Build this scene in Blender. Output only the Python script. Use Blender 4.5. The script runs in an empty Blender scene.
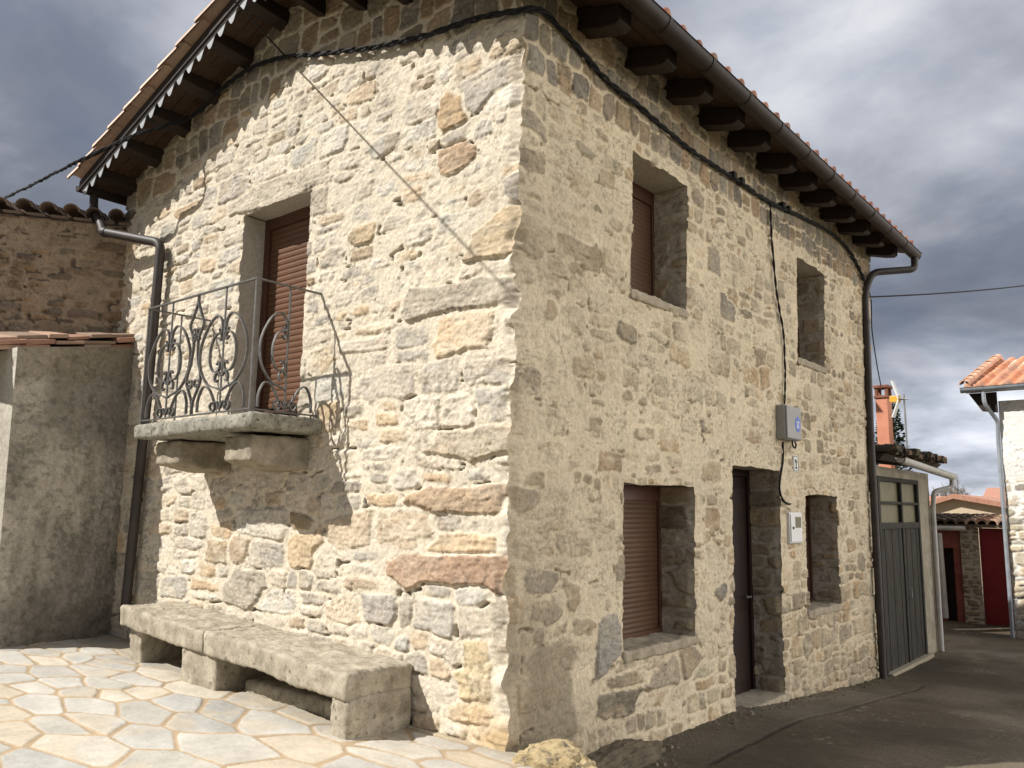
import bpy, math, random
import numpy as np
from mathutils import Vector, Matrix

R = math.radians
S = bpy.context.scene
COL = S.collection

# ------------------------------------------------------------------ camera
CF, CP, CR, CY = 826.3, 0.14778, 0.01263, 0.69246
CAM = np.array([3.58, -4.27, 1.55])
_fw = np.array([-math.cos(CP) * math.sin(CY), math.cos(CP) * math.cos(CY), math.sin(CP)])
_r0 = np.array([math.cos(CY), math.sin(CY), 0.0])
_u0 = np.cross(_r0, _fw)
_r = math.cos(CR) * _r0 + math.sin(CR) * _u0
_u = -math.sin(CR) * _r0 + math.cos(CR) * _u0
cam = bpy.data.cameras.new("camera")
cam.sensor_width = 36.0
cam.lens = 36.0 * CF / 1024.0
cam.clip_start = 0.05
cam.clip_end = 2000.0
camo = bpy.data.objects.new("camera", cam)
COL.objects.link(camo)
camo.matrix_world = Matrix(((_r[0], _u[0], -_fw[0], CAM[0]), (_r[1], _u[1], -_fw[1], CAM[1]),
                            (_r[2], _u[2], -_fw[2], CAM[2]), (0, 0, 0, 1)))
S.camera = camo


def at(px, py, axis, val):
    """measured photo point -> world point on the plane axis = val"""
    d = _fw * CF + _r * (px - 512) - _u * (py - 384)
    return CAM + d * ((val - CAM[axis]) / d[axis])


# ------------------------------------------------------------------ sun, sky, exposure
SUN_TRAVEL = Vector((0.405, 0.600, -0.690)).normalized()
EL = math.asin(-SUN_TRAVEL.z)
AZ = math.atan2(-SUN_TRAVEL.y, -SUN_TRAVEL.x)
sun = bpy.data.lights.new("sun", 'SUN')
sun.energy = 5.0
sun.angle = R(0.5)
sun.color = (1.0, 0.965, 0.915)
suno = bpy.data.objects.new("sun", sun)
COL.objects.link(suno)
suno.rotation_euler = SUN_TRAVEL.to_track_quat('-Z', 'Y').to_euler()
S.view_settings.view_transform = 'Standard'
S.view_settings.look = 'None'
S.view_settings.gamma = 1
S.view_settings.use_curve_mapping = False
S.view_settings.exposure = 0.46

W = bpy.data.worlds.new("World")
S.world = W
W.use_nodes = True
nt = W.node_tree
nt.nodes.clear()


class NT:
    """tiny node helper"""

    def __init__(s, tree):
        s.t = tree

    def n(s, typ, ins=None, **kw):
        nd = s.t.nodes.new(typ)
        for k, v in kw.items():
            setattr(nd, k, v)
        for k, v in (ins or {}).items():
            sock = nd.inputs[k]
            if isinstance(v, bpy.types.NodeSocket):
                s.t.links.new(v, sock)
            else:
                sock.default_value = v
        return nd

    def math(s, op, a, b=0.0, c=None, clamp=False):
        d = {0: a, 1: b}
        if c is not None:
            d[2] = c
        return s.n('ShaderNodeMath', d, operation=op, use_clamp=clamp).outputs[0]

    def ramp(s, fac, stops):
        nd = s.n('ShaderNodeValToRGB', {0: fac})
        cr = nd.color_ramp
        while len(cr.elements) < len(stops):
            cr.elements.new(0.5)
        for e, (p, c) in zip(cr.elements, stops):
            e.position = p
            e.color = (*c, 1) if len(c) == 3 else c
        return nd.outputs[0]

    def mix(s, f, a, b, mode='MIX'):
        nd = s.n('ShaderNodeMix', data_type='RGBA', blend_type=mode)
        for sock, v in ((nd.inputs[0], f), (nd.inputs[6], a), (nd.inputs[7], b)):
            if isinstance(v, bpy.types.NodeSocket):
                s.t.links.new(v, sock)
            else:
                sock.default_value = v if not isinstance(v, tuple) or len(v) == 4 else (*v, 1)
        return nd.outputs[2]


w = NT(nt)
CLOUD = 3.1
skyn = w.n('ShaderNodeTexSky', sky_type='NISHITA', sun_disc=False, sun_elevation=EL,
           sun_rotation=math.pi / 2 - AZ, air_density=1.0, dust_density=1.0, ozone_density=1.0)
tc = w.n('ShaderNodeTexCoord')
sep = w.n('ShaderNodeSeparateXYZ', {0: tc.outputs['Generated']})
zc = w.math('MAXIMUM', sep.outputs[2], 0.0)
den = w.math('ADD', zc, 0.22)
cmb = w.n('ShaderNodeCombineXYZ', {0: w.math('DIVIDE', sep.outputs[0], den), 1: w.math('DIVIDE', sep.outputs[1], den), 2: CLOUD})
nz = w.n('ShaderNodeTexNoise', {'Vector': cmb.outputs[0], 'Scale': 1.05, 'Detail': 8.0, 'Roughness': 0.50, 'Distortion': 0.35})
nz2 = w.n('ShaderNodeTexNoise', {'Vector': cmb.outputs[0], 'Scale': 2.9, 'Detail': 8.0, 'Roughness': 0.55, 'Distortion': 0.1})
mixn = w.math('ADD', w.math('MULTIPLY', nz.outputs[0], 0.72), w.math('MULTIPLY', nz2.outputs[0], 0.28))
# cloud base colours (grey-blue undersides to white crests)
cl = w.ramp(mixn, [(0.36, (0.165, 0.180, 0.232)), (0.45, (0.295, 0.318, 0.385)), (0.52, (0.51, 0.535, 0.61)), (0.59, (0.72, 0.75, 0.83)), (0.67, (1.02, 1.04, 1.09))])
cover = w.ramp(nz2.outputs[0], [(0.25, (0.80, 0.80, 0.80)), (0.55, (0.98, 0.98, 0.98))])
# clouds glow more toward the sun side of the sky and overhead
sv = -SUN_TRAVEL
dotn = w.n('ShaderNodeVectorMath', {0: tc.outputs['Generated'], 1: tuple(sv)}, operation='DOT_PRODUCT').outputs['Value']
near = w.math('MULTIPLY', w.math('POWER', w.math('MAXIMUM', w.math('SUBTRACT', dotn, 0.48), 0.0), 1.2), 0.7)


def band(sock, lo, hi, amt):
    return w.n('ShaderNodeMapRange', {0: sock, 1: lo, 2: hi, 3: 0.0, 4: amt}, interpolation_type='SMOOTHSTEP').outputs[0]


# unseen eastern sky brightened as added warm fill for the shaded facade; zenith raised
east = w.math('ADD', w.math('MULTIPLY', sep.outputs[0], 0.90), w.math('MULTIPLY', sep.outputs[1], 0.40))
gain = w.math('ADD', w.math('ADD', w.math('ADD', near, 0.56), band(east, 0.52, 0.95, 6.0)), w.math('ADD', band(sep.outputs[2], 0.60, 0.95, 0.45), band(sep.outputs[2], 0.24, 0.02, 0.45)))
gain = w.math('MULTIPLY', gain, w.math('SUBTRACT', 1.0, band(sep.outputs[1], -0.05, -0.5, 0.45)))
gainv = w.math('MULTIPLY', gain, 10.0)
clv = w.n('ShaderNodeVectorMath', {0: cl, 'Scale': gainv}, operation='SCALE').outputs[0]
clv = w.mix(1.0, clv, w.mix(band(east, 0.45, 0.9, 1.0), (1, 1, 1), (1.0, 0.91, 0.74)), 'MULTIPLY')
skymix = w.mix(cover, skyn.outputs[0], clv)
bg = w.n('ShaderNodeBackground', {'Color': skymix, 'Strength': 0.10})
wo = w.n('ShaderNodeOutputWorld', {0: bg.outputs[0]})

# ------------------------------------------------------------------ numpy noise


def _hash(ix, iy, iz, seed):
    n = (ix * 374761393 + iy * 668265263 + iz * 2147483647 + seed * 974634777) & 0xffffffff
    n = ((n ^ (n >> 13)) * 1274126177) & 0xffffffff
    n = ((n ^ (n >> 16)) * 2246822519) & 0xffffffff
    return ((n ^ (n >> 15)) & 0xffff) / 65535.0


def vn3(x, y, z, seed=0):
    x, y, z = np.broadcast_arrays(np.asarray(x, float), np.asarray(y, float), np.asarray(z, float))
    fx, fy, fz = np.floor(x), np.floor(y), np.floor(z)
    ix, iy, iz = fx.astype(np.int64), fy.astype(np.int64), fz.astype(np.int64)
    tx, ty, tz = x - fx, y - fy, z - fz
    tx, ty, tz = tx * tx * (3 - 2 * tx), ty * ty * (3 - 2 * ty), tz * tz * (3 - 2 * tz)
    o = 0
    for a in (0, 1):
        for b in (0, 1):
            for c in (0, 1):
                o = o + _hash(ix + a, iy + b, iz + c, seed) * (tx if a else 1 - tx) * (ty if b else 1 - ty) * (tz if c else 1 - tz)
    return o * 2 - 1


def vn(x, y, seed=0):
    x = np.asarray(x, float); y = np.asarray(y, float)
    fx, fy = np.floor(x), np.floor(y)
    ix, iy = fx.astype(np.int64), fy.astype(np.int64)
    tx, ty = x - fx, y - fy
    tx, ty = tx * tx * (3 - 2 * tx), ty * ty * (3 - 2 * ty)
    z = np.zeros_like(ix)
    a = _hash(ix, iy, z, seed); b = _hash(ix + 1, iy, z, seed)
    c = _hash(ix, iy + 1, z, seed); d = _hash(ix + 1, iy + 1, z, seed)
    return ((a * (1 - tx) + b * tx) * (1 - ty) + (c * (1 - tx) + d * tx) * ty) * 2 - 1


def fbm(x, y, seed=0, octv=4, rough=0.5):
    o = 0; a = 1.0; s = 0
    for i in range(octv):
        o = o + a * vn(x * 2 ** i + 7.3 * i, y * 2 ** i - 3.1 * i, seed + i); s += a; a *= rough
    return o / s


def fbm3(p, scale, seed=0, octv=3, rough=0.5):
    o = 0; a = 1.0; s = 0
    for i in range(octv):
        k = scale * 2 ** i
        o = o + a * vn3(p[:, 0] * k + 5 * i, p[:, 1] * k, p[:, 2] * k - 3 * i, seed + i); s += a; a *= rough
    return o / s


def sstep(a, b, x):
    t = np.clip((x - a) / (b - a), 0, 1)
    return t * t * (3 - 2 * t)


# ------------------------------------------------------------------ objects


def tag(o, label=None, cat=None, group=None, kind=None):
    if label: o['label'] = label
    if cat: o['category'] = cat
    if group: o['group'] = group
    if kind: o['kind'] = kind
    return o


def thing(name, loc, label, cat, group=None):
    o = bpy.data.objects.new(name, None)
    o.empty_display_size = 0.2
    o.location = loc
    COL.objects.link(o)
    return tag(o, label, cat, group)


def origin(p):
    v = np.zeros(3)
    while p is not None:
        v += np.array(p.location); p = p.parent
    return v


def link(name, me, mat, parent):
    o = bpy.data.objects.new(name, me)
    COL.objects.link(o)
    if mat is not None:
        me.materials.append(mat)
    if parent is not None:
        o.parent = parent
    return o


def mesh_np(name, V, F, mat=None, parent=None, col=None, smooth=True):
    """V (n,3) world, F (m,4) quads as one object"""
    V = np.asarray(V, float).copy()
    base = origin(parent) if parent is not None else np.zeros(3)
    loc = None
    if parent is None:
        loc = np.array([(V[:, 0].min() + V[:, 0].max()) / 2, (V[:, 1].min() + V[:, 1].max()) / 2, V[:, 2].min()])
        base = loc
    V -= base
    me = bpy.data.meshes.new(name)
    n, m = len(V), len(F)
    me.vertices.add(n)
    me.vertices.foreach_set('co', V.astype(np.float32).ravel())
    me.loops.add(m * 4)
    me.loops.foreach_set('vertex_index', F.astype(np.int32).ravel())
    me.polygons.add(m)
    me.polygons.foreach_set('loop_start', np.arange(0, m * 4, 4, dtype=np.int32))
    me.polygons.foreach_set('use_smooth', np.full(m, smooth, bool))
    if col is not None:
        ca = me.color_attributes.new('Col', 'FLOAT_COLOR', 'POINT')
        c4 = np.ones((n, 4), np.float32); c4[:, :3] = col
        ca.data.foreach_set('color', c4.ravel())
    me.update(calc_edges=True)
    me.validate()
    o = link(name, me, mat, parent)
    if loc is not None: o.location = loc
    return o


class MB:
    """collects shapes that belong to ONE part"""

    def __init__(s):
        s.v = []; s.f = []; s.c = []

    def add(s, vs, fs, c=None):
        k = len(s.v)
        s.v += [tuple(map(float, p)) for p in vs]
        s.f += [tuple(i + k for i in f) for f in fs]
        s.c += [c or (1, 1, 1)] * len(vs)
        return s

    def box(s, x0, x1, y0, y1, z0, z1, c=None):
        return s.hexa([(x0, y0, z0), (x1, y0, z0), (x1, y1, z0), (x0, y1, z0), (x0, y0, z1), (x1, y0, z1), (x1, y1, z1), (x0, y1, z1)], c)

    def hexa(s, p, c=None):
        return s.add(p, [(0, 3, 2, 1), (4, 5, 6, 7), (0, 1, 5, 4), (1, 2, 6, 5), (2, 3, 7, 6), (3, 0, 4, 7)], c)

    def bar(s, a, b, w, h, up=(0, 0, 1), c=None):
        a, b, up = Vector(a), Vector(b), Vector(up)
        d = (b - a).normalized(); sd = d.cross(up).normalized(); u = sd.cross(d)
        p = []
        for q in (a, b):
            p += [q - sd * w / 2 - u * h / 2, q + sd * w / 2 - u * h / 2, q + sd * w / 2 + u * h / 2, q - sd * w / 2 + u * h / 2]
        return s.add(p, [(0, 3, 2, 1), (4, 5, 6, 7), (0, 1, 5, 4), (1, 2, 6, 5), (2, 3, 7, 6), (3, 0, 4, 7)], c)

    def tube(s, path, r, n=8, caps=True, c=None):
        P = [Vector(p) for p in path]
        rr = r if hasattr(r, '__len__') else [r] * len(P)
        t0 = (P[1] - P[0]).normalized()
        a = Vector((0, 0, 1)) if abs(t0.z) < 0.9 else Vector((1, 0, 0))
        nrm = t0.cross(a).normalized()
        vs = []
        for i, p in enumerate(P):
            if i == 0: t = t0
            elif i == len(P) - 1: t = (P[i] - P[i - 1]).normalized()
            else: t = ((P[i + 1] - p).normalized() + (p - P[i - 1]).normalized()).normalized()
            nrm = (nrm - t * nrm.dot(t)).normalized()
            b = t.cross(nrm)
            for k in range(n):
                q = 2 * math.pi * k / n
                vs.append(p + (nrm * math.cos(q) + b * math.sin(q)) * rr[i])
        fs = []
        for i in range(len(P) - 1):
            for k in range(n):
                fs.append((i * n + k, i * n + (k + 1) % n, (i + 1) * n + (k + 1) % n, (i + 1) * n + k))
        if caps:
            fs.append(tuple(range(n - 1, -1, -1))); fs.append(tuple((len(P) - 1) * n + k for k in range(n)))
        return s.add(vs, fs, c)

    def prism(s, poly, off, c=None):
        n = len(poly); off = Vector(off)
        a = [Vector(p) for p in poly]
        vs = a + [p + off for p in a]
        fs = [tuple(range(n - 1, -1, -1)), tuple(range(n, 2 * n))]
        fs += [(i, (i + 1) % n, (i + 1) % n + n, i + n) for i in range(n)]
        return s.add(vs, fs, c)

    def build(s, name, mat, parent=None, smooth=False, bevel=0.0, angle=40):
        V = np.array(s.v)
        base = origin(parent) if parent is not None else np.array([(V[:, 0].min() + V[:, 0].max()) / 2, (V[:, 1].min() + V[:, 1].max()) / 2, V[:, 2].min()])
        me = bpy.data.meshes.new(name)
        me.from_pydata([tuple(p) for p in (V - base)], [], s.f)
        ca = me.color_attributes.new('Col', 'FLOAT_COLOR', 'POINT')
        c4 = np.ones((len(V), 4), np.float32); c4[:, :3] = np.array(s.c)
        ca.data.foreach_set('color', c4.ravel())
        import bmesh
        bm = bmesh.new(); bm.from_mesh(me)
        bmesh.ops.recalc_face_normals(bm, faces=bm.faces)
        bm.to_mesh(me); bm.free()
        if smooth:
            me.polygons.foreach_set('use_smooth', [True] * len(me.polygons))
            try: me.set_sharp_from_angle(angle=R(angle))
            except Exception: pass
        me.update()
        o = link(name, me, mat, parent)
        if parent is None: o.location = base
        if bevel:
            b = o.modifiers.new('bevel', 'BEVEL'); b.width = bevel; b.segments = 2; b.limit_method = 'ANGLE'
        return o


def grid_faces(nu, nv, keep=None):
    i, j = np.meshgrid(np.arange(nu - 1), np.arange(nv - 1), indexing='ij')
    a = i * nv + j
    F = np.stack([a, a + nv, a + nv + 1, a + 1], -1).reshape(-1, 4)
    if keep is not None: F = F[keep.ravel()]
    return F


def rough_box(x0, x1, y0, y1, z0, z1, res=0.03, rnd=0.03, amp=0.01, scale=6, seed=1, xf=None, amp2=0.004):
    """rounded, weathered stone block: returns V, F"""
    lo = np.array([x0, y0, z0]); hi = np.array([x1, y1, z1]); rnd = min(rnd, 0.45 * (hi - lo).min())
    n = np.maximum(2, np.ceil((hi - lo) / res).astype(int))
    Vs, Fs, k = [], [], 0
    for ax in range(3):
        b, c = (ax + 1) % 3, (ax + 2) % 3
        for side in (0, 1):
            ub = np.linspace(lo[b], hi[b], n[b] + 1); uc = np.linspace(lo[c], hi[c], n[c] + 1)
            B, Cc = np.meshgrid(ub, uc, indexing='ij')
            P = np.zeros(B.shape + (3,)); P[..., b] = B; P[..., c] = Cc; P[..., ax] = hi[ax] if side else lo[ax]
            F = grid_faces(n[b] + 1, n[c] + 1)
            if not side: F = F[:, ::-1]
            Vs.append(P.reshape(-1, 3)); Fs.append(F + k); k += P.shape[0] * P.shape[1]
    V = np.concatenate(Vs); F = np.concatenate(Fs)
    # weld
    key = np.round(V / 1e-5).astype(np.int64)
    _, first, inv = np.unique(key, axis=0, return_index=True, return_inverse=True)
    V = V[first]; F = inv.ravel()[F]
    q = np.clip(V, lo + rnd, hi - rnd); d = V - q
    L = np.linalg.norm(d, axis=1, keepdims=True); nd = d / np.maximum(L, 1e-6)
    lin = np.abs(d).max(axis=1, keepdims=True)
    V = q + nd * lin
    V = V + nd * (amp * fbm3(V, scale, seed, 4, 0.55) + amp2 * fbm3(V, scale * 7, seed + 9, 2))[:, None]
    if xf is not None: V = xf(V)
    return V, F


# ------------------------------------------------------------------ materials


def new_mat(name):
    m = bpy.data.materials.new(name); m.use_nodes = True
    t = m.node_tree; t.nodes.clear()
    h = NT(t)
    bs = h.n('ShaderNodeBsdfPrincipled')
    h.n('ShaderNodeOutputMaterial', {0: bs.outputs[0]})
    return m, h, bs


def setin(h, bs, **kw):
    names = {'col': 'Base Color', 'rough': 'Roughness', 'metal': 'Metallic', 'normal': 'Normal', 'spec': 'Specular IOR Level'}
    for k, v in kw.items():
        s = bs.inputs[names[k]]
        if isinstance(v, bpy.types.NodeSocket): h.t.links.new(v, s)
        else: s.default_value = (*v, 1) if isinstance(v, tuple) and len(v) == 3 else v


def mat_attr(name, fine=90, bump=0.5, dist=0.004, lo=0.72, hi=1.22, rough=0.95, mid=14):
    """albedo from the mesh's own colour attribute, broken up by procedural noise; fine bump"""
    m, h, bs = new_mat(name)
    at_ = h.n('ShaderNodeAttribute', attribute_name='Col')
    co = h.n('ShaderNodeTexCoord').outputs['Object']
    n1 = h.n('ShaderNodeTexNoise', {'Vector': co, 'Scale': fine, 'Detail': 4.0, 'Roughness': 0.65}).outputs[0]
    n2 = h.n('ShaderNodeTexNoise', {'Vector': co, 'Scale': mid, 'Detail': 5.0, 'Roughness': 0.6}).outputs[0]
    s = h.math('ADD', h.math('MULTIPLY', n1, 0.6), h.math('MULTIPLY', n2, 0.4))
    g = h.ramp(s, [(0.3, (lo,) * 3), (0.7, (hi,) * 3)])
    c = h.mix(1.0, at_.outputs[0], g, 'MULTIPLY')
    b = h.n('ShaderNodeBump', {'Height': s, 'Strength': bump, 'Distance': dist}).outputs[0]
    setin(h, bs, col=c, rough=rough, normal=b, spec=0.2)
    return m


def mat_noise(name, c1, c2, scale=8, rough=0.8, bump=0.2, dist=0.004, detail=5, metal=0.0, spec=0.3, stretch=(1, 1, 1), c3=None, spots=0.62):
    m, h, bs = new_mat(name)
    co = h.n('ShaderNodeTexCoord').outputs['Object']
    mp = h.n('ShaderNodeMapping', {'Vector': co, 'Scale': stretch}).outputs[0]
    n1 = h.n('ShaderNodeTexNoise', {'Vector': mp, 'Scale': scale, 'Detail': detail, 'Roughness': 0.62}).outputs[0]
    n2 = h.n('ShaderNodeTexNoise', {'Vector': mp, 'Scale': scale * 9, 'Detail': 3.0, 'Roughness': 0.6}).outputs[0]
    f = h.math('ADD', h.math('MULTIPLY', n1, 0.7), h.math('MULTIPLY', n2, 0.3))
    c = h.ramp(f, [(0.36, c1), (0.64, c2)])
    if c3 is not None:
        n3 = h.n('ShaderNodeTexNoise', {'Vector': mp, 'Scale': scale * 2.3, 'Detail': 4.0}).outputs[0]
        c = h.mix(h.ramp(n3, [(spots, (0, 0, 0)), (spots + 0.08, (1, 1, 1))]), c, c3)
    b = h.n('ShaderNodeBump', {'Height': f, 'Strength': bump, 'Distance': dist}).outputs[0]
    setin(h, bs, col=c, rough=rough, metal=metal, normal=b, spec=spec)
    return m


M = {}
M['stone'] = mat_attr('rubble masonry', fine=110, bump=0.8, dist=0.006, lo=0.60, hi=1.38, mid=30)
M['upper_stone'] = mat_attr('old plastered rubble', fine=45, bump=0.8, dist=0.01, lo=0.6, hi=1.3)
M['plaster'] = mat_attr('rough cement render', fine=75, bump=1.0, dist=0.014, lo=0.55, hi=1.45, mid=20)
M['paving'] = mat_attr('crazy paving', fine=60, bump=0.35, dist=0.003, lo=0.82, hi=1.14, rough=0.85)
M['asphalt'] = mat_attr('worn asphalt', fine=130, bump=1.0, dist=0.008, lo=0.35, hi=1.75, rough=0.95, mid=45)
M['tile'] = mat_attr('clay tile', fine=60, bump=0.4, dist=0.004, lo=0.75, hi=1.2, rough=0.85)
M['moss_attr'] = mat_attr('moss and broken tile', fine=40, bump=1.0, dist=0.02, lo=.5, hi=1.5)
M['granite'] = mat_noise('lichened granite', (0.20, 0.172, 0.125), (0.43, 0.38, 0.29), 8, 0.95, 0.7, 0.008, c3=(0.17, 0.15, 0.112), spots=0.61)
M['slab'] = mat_noise('balcony granite', (0.13, 0.12, 0.095), (0.34, 0.32, 0.26), 12, 0.95, 0.7, 0.008, c3=(0.08, 0.075, 0.06), spots=0.58)
M['corbel'] = mat_noise('corbel stone', (0.19, 0.16, 0.115), (0.36, 0.315, 0.24), 9, 0.95, 0.9, 0.006)
M['boulder'] = mat_noise('ochre boulder', (0.20, 0.145, 0.07), (0.44, 0.35, 0.20), 8, 0.95, 1.0, 0.02, c3=(0.14, 0.115, 0.08), spots=0.56)
M['dirtrock'] = mat_noise('earthy rock', (0.07, 0.055, 0.036), (0.16, 0.125, 0.082), 9, 0.95, 0.9, 0.014)
M['sill'] = mat_noise('sill stone', (0.24, 0.20, 0.14), (0.40, 0.34, 0.25), 10, 0.95, 0.5, 0.005)
M['lintel'] = mat_noise('rendered lintel', (0.42, 0.38, 0.31), (0.54, 0.50, 0.42), 8, 0.95, 0.4, 0.004)
M['wood_dark'] = mat_noise('dark stained timber', (0.012, 0.008, 0.006), (0.034, 0.021, 0.014), 6, 0.6, 0.3, 0.003, stretch=(1, 1, 6))
M['wood_soffit'] = mat_noise('stained soffit boards', (0.030, 0.017, 0.010), (0.075, 0.042, 0.024), 5, 0.6, 0.25, 0.002, stretch=(0.6, 6, 6))
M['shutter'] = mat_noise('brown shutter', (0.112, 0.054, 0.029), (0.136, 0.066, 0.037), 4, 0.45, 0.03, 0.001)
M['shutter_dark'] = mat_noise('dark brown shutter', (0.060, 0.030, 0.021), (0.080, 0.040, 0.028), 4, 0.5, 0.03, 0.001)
M['shutter_shade'] = mat_noise('shaded brown shutter', (0.078, 0.039, 0.021), (0.100, 0.051, 0.028), 4, 0.5, 0.03, 0.001)  # same brown as the balcony shutter, darkened for the shaded facade
M['frame'] = mat_noise('brown frame', (0.070, 0.032, 0.019), (0.095, 0.043, 0.026), 4, 0.4, 0.03, 0.001)
M['door'] = mat_noise('dark brown door', (0.016, 0.008, 0.006), (0.026, 0.013, 0.010), 4, 0.5, 0.05, 0.001)
M['gutter'] = mat_noise('brown gutter metal', (0.020, 0.014, 0.011), (0.036, 0.026, 0.021), 5, 0.6, 0.05, 0.001, spec=0.25)
M['pipe_dark'] = mat_noise('dark brown pipe', (0.032, 0.026, 0.023), (0.055, 0.045, 0.040), 5, 0.55, 0.1, 0.001, spec=0.35)
M['trim'] = mat_noise('painted metal trim', (0.27, 0.28, 0.295), (0.36, 0.37, 0.385), 14, 0.6, 0.1, 0.001)
M['iron'] = mat_noise('weathered iron', (0.075, 0.072, 0.068), (0.16, 0.152, 0.142), 25, 0.5, 0.3, 0.001, metal=0.2, spec=0.5)
M['cable'] = mat_noise('black cable', (0.006, 0.006, 0.006), (0.013, 0.013, 0.013), 20, 0.8, 0.1, 0.001)
M['box_grey'] = mat_noise('grey plastic', (0.25, 0.25, 0.235), (0.30, 0.30, 0.285), 6, 0.5, 0.05, 0.001)
M['white_plastic'] = mat_noise('white plastic', (0.62, 0.62, 0.60), (0.70, 0.70, 0.68), 6, 0.4, 0.03, 0.001)
M['blue'] = mat_noise('blue sticker', (0.05, 0.10, 0.45), (0.07, 0.14, 0.55), 20, 0.4, 0.0, 0.001)
M['black'] = mat_noise('black mark', (0.02, 0.02, 0.02), (0.03, 0.03, 0.03), 20, 0.6, 0.0, 0.001)
M['beige_pane'] = mat_noise('yellowed window', (0.12, 0.105, 0.06), (0.18, 0.155, 0.09), 6, 0.5, 0.0, 0.001)
M['grey_wood'] = mat_noise('weathered grey door boards', (0.010, 0.009, 0.007), (0.062, 0.056, 0.045), 5, 0.85, 0.4, 0.004, stretch=(7, 7, 0.5))
M['garage_wall'] = mat_noise('pale dirty render', (0.22, 0.19, 0.14), (0.40, 0.35, 0.27), 3, 0.95, 0.3, 0.005, c3=(0.20, 0.17, 0.13), spots=0.63)
M['white_wall'] = mat_noise('whitewash', (0.66, 0.64, 0.58), (0.78, 0.76, 0.70), 4, 0.9, 0.4, 0.006)
M['pale_pipe'] = mat_noise('pale pipe', (0.42, 0.40, 0.36), (0.56, 0.54, 0.50), 6, 0.5, 0.05, 0.001)
M['galv'] = mat_noise('galvanised gutter', (0.28, 0.31, 0.34), (0.40, 0.43, 0.46), 6, 0.4, 0.05, 0.001, metal=0.4, spec=0.5)
M['red_wall'] = mat_noise('faded red render', (0.15, 0.042, 0.032), (0.25, 0.078, 0.06), 4, 0.95, 0.3, 0.004)
M['red_gate'] = mat_noise('red painted gate', (0.13, 0.008, 0.010), (0.18, 0.012, 0.015), 4, 0.5, 0.1, 0.002)
M['chimney'] = mat_noise('orange render', (0.46, 0.19, 0.115), (0.56, 0.25, 0.16), 5, 0.9, 0.3, 0.004)
M['brick_dark'] = mat_noise('sooty brick', (0.13, 0.055, 0.035), (0.26, 0.11, 0.07), 9, 0.9, 0.4, 0.004)
M['moss_tile'] = mat_noise('mossy old tile', (0.045, 0.036, 0.026), (0.15, 0.105, 0.07), 9, 0.95, 0.9, 0.02, c3=(0.28, 0.15, 0.09), spots=0.64)
M['beige_wall'] = mat_noise('beige render', (0.42, 0.33, 0.22), (0.52, 0.42, 0.30), 2, 0.95, 0.2, 0.004)
M['far_tile'] = mat_noise('far red tile', (0.28, 0.135, 0.088), (0.42, 0.23, 0.16), 6, 0.9, 0.5, 0.02, stretch=(5, 1, 1))
M['leaf'] = mat_noise('dark conifer foliage', (0.018, 0.030, 0.014), (0.05, 0.07, 0.032), 9, 0.8, 0.2, 0.004)
M['bark'] = mat_noise('bare branches', (0.16, 0.135, 0.12), (0.24, 0.21, 0.19), 6, 0.9, 0.2, 0.004)
M['steel'] = mat_noise('aerial steel', (0.20, 0.20, 0.21), (0.30, 0.30, 0.31), 9, 0.4, 0.05, 0.001, metal=0.3)
M['orange_plastic'] = mat_noise('orange plastic', (0.60, 0.33, 0.04), (0.66, 0.38, 0.06), 9, 0.4, 0.0, 0.001)
M['earth'] = mat_noise('distant ground', (0.10, 0.085, 0.06), (0.17, 0.15, 0.10), 0.4, 0.95, 0.3, 0.05)
M['inner'] = mat_noise('dark interior', (0.05, 0.045, 0.04), (0.07, 0.06, 0.055), 3, 0.95, 0.1, 0.003)

# ------------------------------------------------------------------ masonry core


def make_seeds(u0, u1, v0, v1, hr, wr, seed, manual=(), split=0.35, stag=0.25):
    rng = random.Random(seed)
    out = []
    v = v0
    while v < v1:
        h = rng.uniform(*hr)
        u = u0 - rng.uniform(0, 0.3)
        while u < u1:
            wd = max(0.07, h * rng.uniform(*wr))
            if h > 0.15 and rng.random() < split:
                t = rng.uniform(0.4, 0.6)
                out.append([u + wd / 2, v + h * t / 2, wd / 2, h * t / 2]); out.append([u + wd / 2 + rng.uniform(-.03, .03), v + h * (t + 1) / 2, wd / 2, h * (1 - t) / 2])
            else:
                out.append([u + wd / 2, v + h / 2 + rng.uniform(-stag, stag) * h, wd / 2 * rng.uniform(.9, 1.1), h / 2 * rng.uniform(.85, 1.15)])
            u += wd
        v += h
    out = [s for s in out if not any(abs(s[0] - m[0]) < m[2] + s[2] * 0.55 and abs(s[1] - m[1]) < m[3] + s[3] * 0.5 for m in manual)]
    return out + [list(m[:4]) for m in manual]


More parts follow.
